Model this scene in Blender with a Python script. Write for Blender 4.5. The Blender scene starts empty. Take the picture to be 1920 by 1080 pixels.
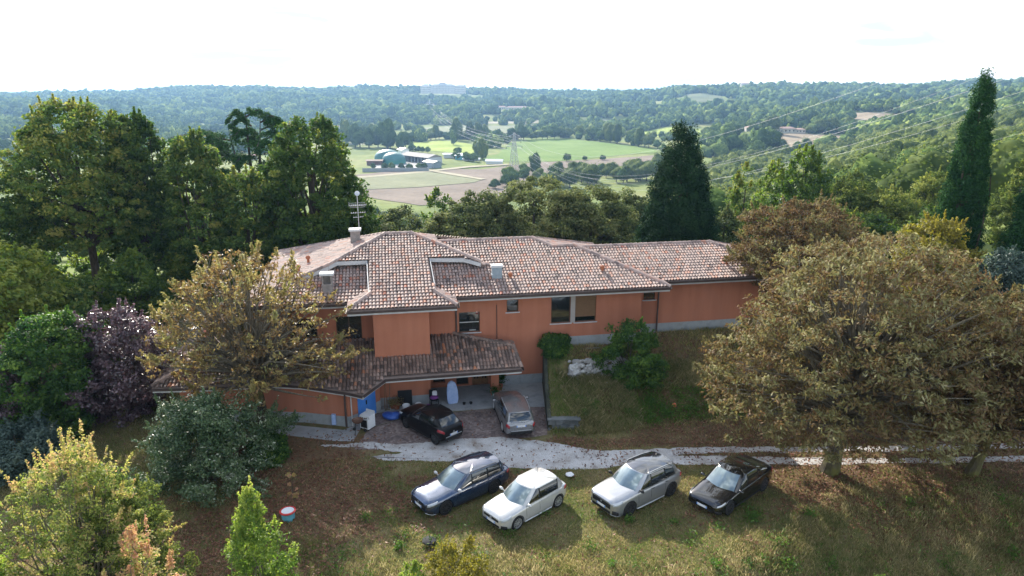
import bpy, bmesh, math, random
import numpy as np
from mathutils import Vector, Matrix

R = math.radians
SC = bpy.context.scene
COL = SC.collection

# ------------------------------------------------------------------ camera
CAM_H = 18.0; PITCH = R(16.0); F = 1280.0
cam_d = bpy.data.cameras.new("camera"); cam = bpy.data.objects.new("camera", cam_d); COL.objects.link(cam)
cam.location = (0, 0, CAM_H); cam.rotation_euler = (R(90) - PITCH, 0, 0)
cam_d.sensor_width = 36; cam_d.lens = 36 * F / 1920; cam_d.clip_start = 0.3; cam_d.clip_end = 40000
SC.camera = cam

# ------------------------------------------------------------------ light
SUN_EL = R(28); SUN_AZ = math.atan2(-1.0, 2.5)          # sun behind the house, a little left
w = bpy.data.worlds.new("World"); SC.world = w; w.use_nodes = True
nt = w.node_tree; nt.nodes.clear()
out = nt.nodes.new('ShaderNodeOutputWorld'); bg = nt.nodes.new('ShaderNodeBackground')
sky = nt.nodes.new('ShaderNodeTexSky'); sky.sky_type = 'NISHITA'; sky.sun_disc = False
sky.sun_elevation = SUN_EL; sky.sun_rotation = SUN_AZ; sky.air_density = 1.0; sky.dust_density = 1.5; sky.ozone_density = 1.5
tc = nt.nodes.new('ShaderNodeTexCoord'); mp = nt.nodes.new('ShaderNodeMapping'); mp.inputs['Scale'].default_value = (1, 1, 2.5)
nz = nt.nodes.new('ShaderNodeTexNoise'); nz.inputs['Scale'].default_value = 2.6; nz.inputs['Detail'].default_value = 8; nz.inputs['Roughness'].default_value = .58
cr = nt.nodes.new('ShaderNodeValToRGB'); cr.color_ramp.elements[0].position = .46; cr.color_ramp.elements[1].position = .60
sx = nt.nodes.new('ShaderNodeSeparateXYZ')
hr = nt.nodes.new('ShaderNodeMapRange'); hr.inputs['From Min'].default_value = .0; hr.inputs['From Max'].default_value = .45
hr.inputs['To Min'].default_value = .95; hr.inputs['To Max'].default_value = 0
mx = nt.nodes.new('ShaderNodeMath'); mx.operation = 'MAXIMUM'
mix = nt.nodes.new('ShaderNodeMix'); mix.data_type = 'RGBA'; n3_ = nt.nodes.new('ShaderNodeTexNoise'); n3_.inputs['Scale'].default_value = 3.2; n3_.inputs['Detail'].default_value = 6
cl = nt.nodes.new('ShaderNodeValToRGB'); cl.color_ramp.elements[0].position = .40; cl.color_ramp.elements[0].color = (3.0, 3.28, 3.36, 1); cl.color_ramp.elements[1].position = .56; cl.color_ramp.elements[1].color = (7.4, 7.6, 7.8, 1)
L = nt.links.new
L(tc.outputs['Generated'], mp.inputs[0]); L(mp.outputs[0], nz.inputs['Vector']); L(nz.outputs['Fac'], cr.inputs[0])
L(tc.outputs['Generated'], sx.inputs[0]); L(sx.outputs['Z'], hr.inputs['Value'])
L(cr.outputs[0], mx.inputs[0]); L(hr.outputs[0], mx.inputs[1]); L(mx.outputs[0], mix.inputs[0])
mp2 = nt.nodes.new('ShaderNodeMapping'); mp2.inputs['Scale'].default_value = (1, 1, 9); mp2.inputs['Location'].default_value = (.3, .7, 0); L(tc.outputs['Generated'], mp2.inputs[0]); L(mp2.outputs[0], n3_.inputs['Vector']); L(n3_.outputs['Fac'], cl.inputs[0]); L(cl.outputs[0], mix.inputs[7])
L(sky.outputs[0], mix.inputs[6]); L(mix.outputs[2], bg.inputs[0]); L(bg.outputs[0], out.inputs[0])
bg.inputs[1].default_value = 0.145
sun_d = bpy.data.lights.new("sun", 'SUN'); sun = bpy.data.objects.new("sun", sun_d); COL.objects.link(sun)
sun_d.energy = 4.9; sun_d.angle = R(0.6); sun_d.color = (1.0, .94, .84)
sdir = Vector((math.sin(SUN_AZ) * math.cos(SUN_EL), math.cos(SUN_AZ) * math.cos(SUN_EL), math.sin(SUN_EL)))
sun.rotation_euler = sdir.to_track_quat('Z', 'Y').to_euler()
SC.view_settings.view_transform = 'Standard'; SC.view_settings.look = 'None'; SC.view_settings.gamma = 1
SC.view_settings.exposure = 1.12
SC.cycles.max_bounces = 5; SC.cycles.diffuse_bounces = 2; SC.cycles.glossy_bounces = 3; SC.cycles.transmission_bounces = 3
SC.cycles.volume_bounces = 0; SC.cycles.transparent_max_bounces = 6; SC.cycles.use_denoising = True
SC.cycles.caustics_reflective = False; SC.cycles.caustics_refractive = False

# ------------------------------------------------------------------ coordinates
HA = R(10.0); CA, SA = math.cos(HA), math.sin(HA)
def l2w(a, b, z=0.0): return Vector((a * CA - b * SA, 40 + a * SA + b * CA, z))     # house axes -> world
def w2l(x, y): return x * CA + (y - 40) * SA, -x * SA + (y - 40) * CA
def S(e0, e1, v):
    t = np.clip((v - e0) / (e1 - e0), 0, 1); return t * t * (3 - 2 * t)
def wob(x, y, s, seed=0.0):
    return (np.sin(x / s + seed) * np.cos(y / s * 1.3 - seed * 2) + .6 * np.sin(x / s * 2.3 + y / s * 1.7 + seed * 3)
            + .4 * np.cos(x / s * 4.1 - y / s * 3.3 + seed)) / 2.0

# valley and hills: for each direction (photo column) heights along the distance
PROF = [
 (-500, [(55,-1),(100,-8),(200,-30),(350,-46),(700,-47),(1100,-38),(1800,-20),(2600,-4)]),
 (0,    [(55,-.6),(90,-5),(200,-30),(350,-47),(850,-47),(1150,-40),(1800,-18),(2600,-4)]),
 (200,  [(55,-.6),(90,-5),(200,-30),(350,-47),(1300,-47),(1700,-30),(2600,2)]),
 (380,  [(55,-.6),(90,-5),(200,-30),(350,-47),(1600,-47),(1800,-36),(2600,20)]),
 (760,  [(55,-.6),(90,-7),(200,-32),(330,-47),(1500,-47),(1750,-36),(2600,22)]),
 (880,  [(55,-.6),(90,-8),(200,-32),(330,-47),(1350,-47),(1600,-35),(2600,16)]),
 (1020, [(55,-.6),(90,-8),(200,-32),(330,-47),(1300,-47),(1600,-36),(2000,-18),(2600,3)]),
 (1200, [(55,-.3),(90,-7),(200,-30),(330,-46),(1150,-47),(1500,-36),(2000,-12),(2600,10)]),
 (1300, [(55,.5),(90,-5),(200,-24),(360,-44),(1000,-47),(1250,-40),(1700,-14),(2300,20)]),
 (1420, [(55,1),(90,-4),(200,-20),(400,-40),(700,-45),(900,-34),(1150,-30),(1700,-6),(2300,26)]),
 (1560, [(55,1.6),(90,-2),(200,-14),(400,-32),(600,-40),(760,-40),(950,-31),(1200,-24),(1800,0),(2300,26)]),
 (1700, [(55,2),(90,-1),(200,-10),(400,-18),(700,-24),(1000,-20),(1300,-15),(1800,4),(2300,28)]),
 (1920, [(55,2),(90,0),(200,-6),(400,-8),(700,-8),(1000,-4),(1500,10),(2300,38)]),
 (2500, [(55,2),(90,1),(200,0),(400,2),(700,6),(1000,10),(1500,20),(2300,46)]),
]
PU = np.array([(p[0] - 960) / 1331.0 for p in PROF])
def farH(x, y):
    x = np.asarray(x, float); y = np.asarray(y, float)
    yy = np.maximum(y, 40.0); u = x / yy
    vals = []
    for px, pr in PROF:
        ys = [p[0] for p in pr] + [pr[-1][0] + 500, pr[-1][0] + 1100, 60000]; zs = [p[1] for p in pr] + [pr[-1][1] - 30, -80, -90]
        vals.append(np.interp(y, ys, zs))
    vals = np.array(vals)
    k = np.clip(np.searchsorted(PU, u) - 1, 0, len(PU) - 2)
    t = np.clip((u - PU[k]) / (PU[k + 1] - PU[k]), 0, 1); t = t * t * (3 - 2 * t)
    v0 = np.take_along_axis(vals, k[None], 0)[0]; v1 = np.take_along_axis(vals, (k + 1)[None], 0)[0]
    z = v0 * (1 - t) + v1 * t
    amp = S(-46.5, -36, z) * S(500, 1300, y) * (1 - .6 * S(2100, 2450, y))
    return z + amp * (15 * wob(x, y, 210, 1.7) + 5 * wob(x, y, 80, 4.1) + 2 * wob(x, y, 37, 2.1))
def nearH(x, y):
    x = np.asarray(x, float); y = np.asarray(y, float)
    a = x * CA + (y - 40) * SA; b = -x * SA + (y - 40) * CA
    rise = 2.5 * S(-7.4, 1.4, b)
    rise = rise + .50 * S(2.0, 2.2, x) * (1 - S(4.0, 5.5, x)) * S(34.25, 34.5, y) * (1 - S(35.5, 37.0, y))
    stp = 1.15 * S(-7.0, -3.2, b) + .95 * S(-1.75, -1.45, b) + .25 * S(-1.4, .2, b); kk = S(2.3, 3.2, a) * (1 - S(6.8, 8.2, a)) * S(-4.8, -3.2, b)
    rise = rise * (1 - kk) + stp * kk
    z = rise * S(2.0, 2.2, x)
    yb = 22.6 + 5.6 * S(6, 17, x) - 1.0 * S(-6, -14, x) * 0
    z = z - 3.2 * S(0, 8.0, yb - y) - np.maximum(yb - y - 6, 0) * .12
    z = z + .10 * wob(x, y, 1.1, 2.0) * S(0, 3, yb - y) + .05 * wob(x, y, 1.7) * S(2.6, 4, x) * S(-6.5, -5, b)
    return z
def H(x, y):
    x = np.asarray(x, float); y = np.asarray(y, float)
    t = S(50, 66, y)
    return nearH(x, y) * (1 - t) + farH(x, y) * t
def Hs(x, y): return float(H(np.array([x]), np.array([y]))[0])
def ray(px, py):
    p = (px - 960) / F; q = (540 - py) / F
    return Vector((p, math.cos(PITCH) + q * math.sin(PITCH), -math.sin(PITCH) + q * math.cos(PITCH)))
def survey(px, py, dz=0.0):
    """world point of the terrain (raised by dz) seen at a spot of the photograph: used to read real positions off it"""
    r = ray(px, py); ts = np.concatenate([np.arange(18, 120, .25), np.geomspace(120, 4500, 900)])
    x = r.x * ts; y = r.y * ts; z = CAM_H + r.z * ts; d = z - H(x, y) - dz
    i = int(np.argmax(d < 0)) if (d < 0).any() else len(ts) - 1
    i = max(i, 1); t = ts[i - 1] + (ts[i] - ts[i - 1]) * d[i - 1] / (d[i - 1] - d[i] + 1e-9)
    return Vector((r.x * t, r.y * t, CAM_H + r.z * t - dz))
def atdist(px, py, Y):
    r = ray(px, py); t = Y / r.y
    return Vector((r.x * t, Y, CAM_H + r.z * t))

# ------------------------------------------------------------------ object helpers
def link(o, parent=None):
    COL.objects.link(o)
    if parent is not None: o.parent = parent
    return o
def tag(o, label=None, cat=None, group=None, kind=None):
    if label: o["label"] = label
    if cat: o["category"] = cat
    if group: o["group"] = group
    if kind: o["kind"] = kind
    return o
def empty(name, loc=(0, 0, 0), rz=0.0, label=None, cat=None, group=None):
    o = bpy.data.objects.new(name, None); link(o); o.location = loc; o.rotation_euler = (0, 0, rz); o.empty_display_size = .2
    return tag(o, label, cat, group)
def np_mesh(name, V, Q, mat=None, attrs=None, smooth=False, n=4, mats=None, midx=None):
    me = bpy.data.meshes.new(name); V = np.asarray(V, np.float32); Q = np.asarray(Q, np.int32).reshape(-1, n)
    me.vertices.add(len(V)); me.vertices.foreach_set('co', V.ravel())
    me.loops.add(Q.size); me.loops.foreach_set('vertex_index', Q.ravel())
    me.polygons.add(len(Q)); me.polygons.foreach_set('loop_start', np.arange(0, Q.size, n, dtype=np.int32))
    me.polygons.foreach_set('loop_total', np.full(len(Q), n, np.int32))
    me.polygons.foreach_set('use_smooth', np.full(len(Q), smooth, bool))
    if mats:
        for m in mats: me.materials.append(m)
        if midx is not None: me.polygons.foreach_set('material_index', np.asarray(midx, np.int32))
    elif mat: me.materials.append(mat)
    if attrs:
        for k, v in attrs.items():
            at = me.attributes.new(k, 'FLOAT', 'POINT'); at.data.foreach_set('value', np.asarray(v, np.float32))
    me.update(); me.validate()
    return me
def mesh_obj(name, me, parent=None): return link(bpy.data.objects.new(name, me), parent)

class MB:
    """collects shapes and links them as ONE mesh object"""
    def __init__(s): s.bm = bmesh.new()
    def box(s, x0, x1, y0, y1, z0, z1, M=None):
        vs = [s.bm.verts.new(p) for p in ((x0,y0,z0),(x1,y0,z0),(x1,y1,z0),(x0,y1,z0),(x0,y0,z1),(x1,y0,z1),(x1,y1,z1),(x0,y1,z1))]
        for f in ((0,3,2,1),(4,5,6,7),(0,1,5,4),(1,2,6,5),(2,3,7,6),(3,0,4,7)): s.bm.faces.new([vs[i] for i in f])
        if M is not None: bmesh.ops.transform(s.bm, matrix=M, verts=vs)
        return s
    def poly(s, pts, flip=False):
        vs = [s.bm.verts.new(p) for p in pts]
        if flip: vs.reverse()
        s.bm.faces.new(vs); return s
    def prism(s, pts, z0, z1):
        n = len(pts); lo = [s.bm.verts.new((p[0], p[1], z0 if not callable(z0) else z0(p))) for p in pts]
        hi = [s.bm.verts.new((p[0], p[1], z1 if not callable(z1) else z1(p))) for p in pts]
        s.bm.faces.new(lo[::-1]); s.bm.faces.new(hi)
        for i in range(n): s.bm.faces.new((lo[i], lo[(i+1) % n], hi[(i+1) % n], hi[i]))
        return s
    def hull(s, lo, hi):
        n = len(lo); a = [s.bm.verts.new(p) for p in lo]; b = [s.bm.verts.new(p) for p in hi]
        s.bm.faces.new(a[::-1]); s.bm.faces.new(b)
        for i in range(n): s.bm.faces.new((a[i], a[(i+1) % n], b[(i+1) % n], b[i]))
        return s
    def tube(s, pts, rad, n=6, cap=True):
        pts = [Vector(p) for p in pts]
        if not hasattr(rad, '__len__'): rad = [rad] * len(pts)
        rings = []
        for i, p in enumerate(pts):
            d = (pts[min(i+1, len(pts)-1)] - pts[max(i-1, 0)]).normalized()
            u = d.cross(Vector((0,0,1)) if abs(d.z) < .9 else Vector((1,0,0))).normalized(); v = d.cross(u)
            rings.append([s.bm.verts.new(p + (u*math.cos(6.28318*k/n) + v*math.sin(6.28318*k/n)) * rad[i]) for k in range(n)])
        for i in range(len(rings)-1):
            for k in range(n): s.bm.faces.new((rings[i][k], rings[i][(k+1) % n], rings[i+1][(k+1) % n], rings[i+1][k]))
        if cap: s.bm.faces.new(rings[0][::-1]); s.bm.faces.new(rings[-1])
        return s
    def lathe(s, prof, n=20, M=None, closed=False):
        rings = []; new = []
        for r, z in prof:
            ring = [s.bm.verts.new((r*math.cos(6.28318*k/n), r*math.sin(6.28318*k/n), z)) for k in range(n)]
            rings.append(ring); new += ring
        for i in range(len(rings) - (0 if closed else 1)):
            A_, B_ = rings[i], rings[(i+1) % len(rings)]
            for k in range(n): s.bm.faces.new((A_[k], A_[(k+1) % n], B_[(k+1) % n], B_[k]))
        if not closed:
            s.bm.faces.new(rings[0][::-1]); s.bm.faces.new(rings[-1])
        if M is not None: bmesh.ops.transform(s.bm, matrix=M, verts=new)
        return s
    def blob(s, c, r, sub=2, seed=0, amp=.12):
        rr = random.Random(seed); M = Matrix.Translation(c) @ Matrix.Diagonal((r[0], r[1], r[2], 1))
        g = bmesh.ops.create_icosphere(s.bm, subdivisions=sub, radius=1)
        for v in g['verts']: v.co *= 1 + rr.uniform(-amp, amp)
        bmesh.ops.transform(s.bm, matrix=M, verts=g['verts']); return s
    def build(s, name, mat, parent=None, smooth=False, bevel=0.0, mw=None):
        bmesh.ops.recalc_face_normals(s.bm, faces=s.bm.faces)
        if bevel: bmesh.ops.bevel(s.bm, geom=[e for e in s.bm.edges if e.is_manifold and e.calc_face_angle(0) > .5], offset=bevel, segments=2, affect='EDGES', clamp_overlap=True)
        if mw is not None: bmesh.ops.transform(s.bm, matrix=mw, verts=s.bm.verts)
        me = bpy.data.meshes.new(name); s.bm.to_mesh(me); s.bm.free()
        if smooth:
            for p in me.polygons: p.use_smooth = True
            try: me.set_sharp_from_angle(angle=R(38))
            except Exception: pass
        if mat: me.materials.append(mat)
        return mesh_obj(name, me, parent)

# ------------------------------------------------------------------ materials
def newmat(name):
    m = bpy.data.materials.new(name); m.use_nodes = True; t = m.node_tree; t.nodes.clear()
    o = t.nodes.new('ShaderNodeOutputMaterial'); b = t.nodes.new('ShaderNodeBsdfPrincipled'); t.links.new(b.outputs[0], o.inputs[0])
    return m, t, b, o
def col4(c): return (c[0], c[1], c[2], 1)
def ramp(t, stops, interp='LINEAR'):
    r = t.nodes.new('ShaderNodeValToRGB'); e = r.color_ramp.elements; r.color_ramp.interpolation = interp
    while len(e) < len(stops): e.new(.5)
    for i, (p, c) in enumerate(stops): e[i].position = p; e[i].color = col4(c)
    return r
def noise(t, scale, detail=4, rough=.55, coord='Object', dist=0.0):
    tc = t.nodes.new('ShaderNodeTexCoord'); n = t.nodes.new('ShaderNodeTexNoise')
    n.inputs['Scale'].default_value = scale; n.inputs['Detail'].default_value = detail; n.inputs['Roughness'].default_value = rough
    n.inputs['Distortion'].default_value = dist
    t.links.new(tc.outputs[coord], n.inputs['Vector']); return n
def mixc(t, fac, a, b, mode='MIX'):
    m = t.nodes.new('ShaderNodeMix'); m.data_type = 'RGBA'; m.blend_type = mode
    for sock, v in ((m.inputs[0], fac), (m.inputs[6], a), (m.inputs[7], b)):
        if hasattr(v, 'default_value') or hasattr(v, 'links'): t.links.new(v, sock)
        elif isinstance(v, (int, float)): sock.default_value = v
        else: sock.default_value = col4(v)
    return m.outputs[2]
def bump(t, b, h, strength=.3, dist=.02):
    bp = t.nodes.new('ShaderNodeBump'); bp.inputs['Strength'].default_value = strength; bp.inputs['Distance'].default_value = dist
    t.links.new(h, bp.inputs['Height']); t.links.new(bp.outputs[0], b.inputs['Normal'])
def mottled(name, c1, c2, scale=3, rough=.8, b_s=.3, b_sc=60, metal=0, c3=None, spec=.3):
    m, t, b, o = newmat(name); n = noise(t, scale, 6, .65)
    st = [(.3, c1), (.7, c2)] if c3 is None else [(.28, c1), (.5, c2), (.72, c3)]
    r = ramp(t, st); t.links.new(n.outputs['Fac'], r.inputs[0]); t.links.new(r.outputs[0], b.inputs['Base Color'])
    b.inputs['Roughness'].default_value = rough; b.inputs['Metallic'].default_value = metal
    b.inputs['Specular IOR Level'].default_value = spec
    if b_s: n2 = noise(t, b_sc, 3); bump(t, b, n2.outputs['Fac'], b_s, .01)
    return m
def paint(name, c, metal=.0, rough=.3, coat=1.0, spec=.5):
    m, t, b, o = newmat(name); n = noise(t, 2.2, 5, .6)
    cc = mixc(t, n.outputs['Fac'], tuple(x * .93 for x in c), tuple(min(1, x * 1.06) for x in c)); t.links.new(cc, b.inputs['Base Color'])
    b.inputs['Metallic'].default_value = metal; b.inputs['Coat Weight'].default_value = coat; b.inputs['Coat Roughness'].default_value = .03; b.inputs['Coat IOR'].default_value = 1.85
    b.inputs['Specular IOR Level'].default_value = spec
    if spec < .3: b.inputs['Coat IOR'].default_value = 1.45
    n2 = noise(t, 9, 4); mr = t.nodes.new('ShaderNodeMapRange'); mr.inputs['To Min'].default_value = rough * .85; mr.inputs['To Max'].default_value = rough * 1.2
    t.links.new(n2.outputs['Fac'], mr.inputs['Value']); t.links.new(mr.outputs[0], b.inputs['Roughness'])
    return m
def leafmat(name, stops, trans=.35, rough=.5, patch=None, gloss=.25):
    """leaf colours spread by a per-leaf value, shifted in large patches; light passes through"""
    m, t, b, o = newmat(name)
    at = t.nodes.new('ShaderNodeAttribute'); at.attribute_name = 'v'
    n = noise(t, .45, 3, .6); ad = t.nodes.new('ShaderNodeMath'); ad.operation = 'MULTIPLY_ADD'; ad.inputs[1].default_value = .9; ad.inputs[2].default_value = -.45
    t.links.new(n.outputs['Fac'], ad.inputs[0]); a2 = t.nodes.new('ShaderNodeMath'); a2.operation = 'ADD'; a2.use_clamp = True
    t.links.new(ad.outputs[0], a2.inputs[0]); t.links.new(at.outputs['Fac'], a2.inputs[1])
    oi = t.nodes.new('ShaderNodeObjectInfo'); a3 = t.nodes.new('ShaderNodeMath'); a3.operation = 'MULTIPLY_ADD'; a3.inputs[1].default_value = .3; a3.inputs[2].default_value = -.15
    t.links.new(oi.outputs['Random'], a3.inputs[0]); a4 = t.nodes.new('ShaderNodeMath'); a4.operation = 'ADD'; a4.use_clamp = True
    t.links.new(a2.outputs[0], a4.inputs[0]); t.links.new(a3.outputs[0], a4.inputs[1])
    r = ramp(t, stops); t.links.new(a4.outputs[0], r.inputs[0]); t.links.new(r.outputs[0], b.inputs['Base Color'])
    b.inputs['Roughness'].default_value = rough; b.inputs['Specular IOR Level'].default_value = gloss
    tr = t.nodes.new('ShaderNodeBsdfTranslucent'); h = t.nodes.new('ShaderNodeHueSaturation'); h.inputs['Value'].default_value = 1.9; h.inputs['Saturation'].default_value = 1.12; h.inputs['Hue'].default_value = .505
    t.links.new(r.outputs[0], h.inputs['Color']); t.links.new(h.outputs[0], tr.inputs[0])
    ms = t.nodes.new('ShaderNodeMixShader'); ms.inputs[0].default_value = trans
    t.links.new(b.outputs[0], ms.inputs[1]); t.links.new(tr.outputs[0], ms.inputs[2]); t.links.new(ms.outputs[0], o.inputs[0])
    return m
M = {}
# ================================================================== materials
M['wall'] = (lambda: None)
def wallmat():
    m, t, b, o = newmat('orange_plaster'); n = noise(t, .35, 6, .6); r = ramp(t, [(.3, (.385, .148, .088)), (.55, (.43, .170, .101)), (.75, (.415, .177, .115))])
    t.links.new(n.outputs['Fac'], r.inputs[0])
    tc = t.nodes.new('ShaderNodeTexCoord'); mp = t.nodes.new('ShaderNodeMapping'); mp.inputs['Scale'].default_value = (1.6, 1.6, .16)
    n2 = t.nodes.new('ShaderNodeTexNoise'); n2.inputs['Scale'].default_value = 1.4; n2.inputs['Detail'].default_value = 5
    t.links.new(tc.outputs['Object'], mp.inputs[0]); t.links.new(mp.outputs[0], n2.inputs['Vector'])
    r2 = ramp(t, [(.35, (.80, .78, .76)), (.6, (1, 1, 1))]); t.links.new(n2.outputs['Fac'], r2.inputs[0])
    c = mixc(t, .5, r.outputs[0], r2.outputs[0], 'MULTIPLY'); t.links.new(c, b.inputs['Base Color'])
    b.inputs['Roughness'].default_value = .9; b.inputs['Specular IOR Level'].default_value = .2
    n3 = noise(t, 35, 4); bump(t, b, n3.outputs['Fac'], .25, .01); return m
M['wall'] = wallmat()
M['plinth'] = mottled('grey_plinth', (.20, .215, .225), (.31, .33, .34), 1.2, .9, c3=(.255, .26, .25))
M['concrete'] = mottled('concrete', (.19, .20, .21), (.31, .32, .33), .9, .9, c3=(.25, .25, .25))
M['white'] = mottled('white_paint', (.66, .67, .68), (.78, .79, .80), 2, .5)
M['dirtywhite'] = mottled('dirty_white', (.45, .46, .47), (.62, .63, .64), 5, .7)
M['brownmetal'] = mottled('brown_gutter', (.070, .050, .045), (.11, .08, .07), 3, .45, b_s=0, metal=.2)
M['lightmetal'] = mottled('light_fascia', (.42, .42, .43), (.58, .57, .56), 2, .5, b_s=0)
M['soffit'] = mottled('soffit', (.30, .27, .25), (.38, .34, .31), 2, .8)
M['darkwood'] = mottled('dark_wood', (.05, .032, .02), (.10, .06, .035), 4, .55)
M['wood'] = mottled('door_wood', (.16, .085, .04), (.26, .14, .07), 4, .5)
M['steel'] = mottled('galvanised', (.45, .46, .47), (.62, .63, .64), 6, .4, metal=.7, b_s=0)
M['black'] = mottled('black_rubber', (.012, .012, .013), (.022, .022, .022), 8, .7)
M['dark'] = mottled('dark_interior', (.010, .012, .014), (.018, .02, .022), 2, .8)
M['shutter'] = mottled('brown_shutter', (.15, .085, .045), (.21, .12, .06), 9, .6)
M['blue'] = mottled('blue_paint', (.045, .20, .62), (.10, .30, .75), 1.6, .5)
M['bluetarp'] = mottled('blue_plastic', (.02, .06, .26), (.05, .12, .42), 3, .35)
M['paleblue'] = mottled('pale_blue_cloth', (.25, .36, .60), (.42, .52, .74), 3, .6)
M['purple'] = mottled('purple_cloth', (.13, .03, .16), (.24, .06, .26), 3, .8)
M['terracotta'] = mottled('terracotta', (.30, .10, .05), (.42, .16, .08), 5, .8)
M['red'] = mottled('red_plastic', (.45, .03, .03), (.6, .06, .05), 5, .4)
M['orange'] = mottled('orange_ball', (.75, .16, .08), (.85, .25, .12), 5, .4)
M['teal'] = mottled('teal_plastic', (.03, .16, .14), (.05, .24, .20), 5, .5)
M['cyan'] = mottled('cyan_paint', (.10, .34, .42), (.16, .44, .52), 5, .5)
M['rust'] = mottled('rust', (.09, .05, .035), (.18, .10, .07), 7, .8)
M['brick'] = mottled('chimney_brick', (.20, .18, .17), (.33, .30, .28), 6, .9)
M['zinc'] = mottled('zinc_panel', (.20, .25, .29), (.30, .35, .39), 3, .45, b_s=0)
def stonemat(name, c1, c2, c3, sc):
    m, t, b, o = newmat(name); tc = t.nodes.new('ShaderNodeTexCoord'); v = t.nodes.new('ShaderNodeTexVoronoi'); v.inputs['Scale'].default_value = sc
    t.links.new(tc.outputs['Object'], v.inputs['Vector']); r = ramp(t, [(0, c1), (.5, c2), (1, c3)])
    sp = t.nodes.new('ShaderNodeSeparateColor'); t.links.new(v.outputs['Color'], sp.inputs[0]); t.links.new(sp.outputs[0], r.inputs[0])
    n = noise(t, 14, 5); c = mixc(t, .35, r.outputs[0], n.outputs['Fac'], 'MULTIPLY'); t.links.new(c, b.inputs['Base Color'])
    b.inputs['Roughness'].default_value = .9; bump(t, b, v.outputs['Distance'], .6, .04); return m
M['stone'] = stonemat('rubble_stone', (.28, .27, .26), (.42, .41, .40), (.55, .55, .54), 3.2)
M['block'] = stonemat('mossy_block', (.09, .10, .10), (.14, .15, .15), (.19, .20, .20), 2.0)
M['earthwall'] = mottled('dark_mossy_wall', (.030, .035, .025), (.07, .072, .055), 2.5, .95)
def bark(name, c1, c2, moss=None):
    m, t, b, o = newmat(name); tc = t.nodes.new('ShaderNodeTexCoord'); mp = t.nodes.new('ShaderNodeMapping'); mp.inputs['Scale'].default_value = (7, 7, 1.4)
    n = t.nodes.new('ShaderNodeTexNoise'); n.inputs['Scale'].default_value = 1.5; n.inputs['Detail'].default_value = 7
    t.links.new(tc.outputs['Object'], mp.inputs[0]); t.links.new(mp.outputs[0], n.inputs['Vector'])
    r = ramp(t, [(.35, c1), (.65, c2)]); t.links.new(n.outputs['Fac'], r.inputs[0]); c = r.outputs[0]
    if moss:
        n2 = noise(t, 1.1, 5); r2 = ramp(t, [(.42, (0, 0, 0)), (.62, (1, 1, 1))]); t.links.new(n2.outputs['Fac'], r2.inputs[0]); c = mixc(t, r2.outputs[0], c, moss)
    t.links.new(c, b.inputs['Base Color']); b.inputs['Roughness'].default_value = .95; bump(t, b, n.outputs['Fac'], .8, .05); return m
M['bark'] = bark('bark', (.035, .028, .02), (.09, .07, .05))
M['mossbark'] = bark('mossy_bark', (.030, .025, .018), (.075, .06, .04), (.11, .105, .022))
M['twig'] = bark('grey_twig', (.10, .085, .06), (.19, .165, .12))
# leaves
M['lime'] = leafmat('linden_leaves', [(0, (.026, .056, .015)), (.35, (.058, .105, .024)), (.65, (.11, .160, .036)), (.88, (.20, .225, .05)), (1, (.31, .29, .075))], .38, rough=.65, gloss=.12)
M['oak'] = leafmat('oak_leaves', [(0, (.030, .048, .020)), (.4, (.062, .086, .034)), (.7, (.12, .145, .052)), (1, (.22, .23, .09))], .25, rough=.7, gloss=.08)
M['green'] = leafmat('bright_green_leaves', [(0, (.032, .065, .014)), (.4, (.070, .125, .022)), (.75, (.15, .205, .032)), (1, (.28, .30, .06))], .42)
M['darkgreen'] = leafmat('dark_green_leaves', [(0, (.014, .046, .014)), (.45, (.038, .085, .022)), (.8, (.085, .155, .032)), (1, (.18, .26, .05))], .36, gloss=.12)
M['conifer'] = leafmat('conifer_needles', [(0, (.006, .018, .010)), (.5, (.014, .038, .017)), (1, (.035, .078, .028))], .10, rough=.8, gloss=.04)
M['cypress'] = leafmat('cypress_needles', [(0, (.012, .040, .015)), (.5, (.028, .080, .024)), (1, (.07, .15, .038))], .12, rough=.8, gloss=.05)
M['chestnut'] = leafmat('withered_chestnut_leaves', [(0, (.046, .032, .017)), (.24, (.125, .072, .038)), (.48, (.17, .125, .057)), (.75, (.175, .172, .072)), (1, (.31, .28, .16))], .27, rough=.65, gloss=.15)
M['rusty'] = leafmat('rusty_chestnut_leaves', [(0, (.090, .052, .025)), (.28, (.19, .125, .055)), (.55, (.27, .215, .088)), (.8, (.26, .255, .095)), (1, (.38, .36, .16))], .34, gloss=.3)
M['plum'] = leafmat('purple_plum_leaves', [(0, (.030, .016, .019)), (.45, (.085, .048, .056)), (.8, (.16, .10, .115)), (1, (.26, .19, .21))], .22, rough=.28, gloss=.8)
M['magnolia'] = leafmat('glossy_evergreen_leaves', [(0, (.018, .046, .018)), (.45, (.055, .100, .038)), (.8, (.14, .19, .085)), (1, (.40, .42, .32))], .18, rough=.4, gloss=.35)
M['yellowgreen'] = leafmat('yellow_green_leaves', [(0, (.06, .11, .022)), (.4, (.15, .22, .04)), (.75, (.28, .33, .07)), (1, (.42, .40, .13))], .45)
M['pinktip'] = leafmat('pink_tinted_leaves', [(0, (.08, .12, .03)), (.35, (.20, .24, .06)), (.6, (.36, .34, .11)), (.8, (.44, .30, .16)), (1, (.46, .24, .17))], .42)
M['goldgreen'] = leafmat('golden_leaves', [(0, (.10, .10, .02)), (.5, (.20, .18, .03)), (1, (.30, .25, .06))], .4)
M['bluegreen'] = leafmat('blue_green_leaves', [(0, (.030, .055, .045)), (.5, (.06, .095, .075)), (1, (.12, .16, .12))], .2)
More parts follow.
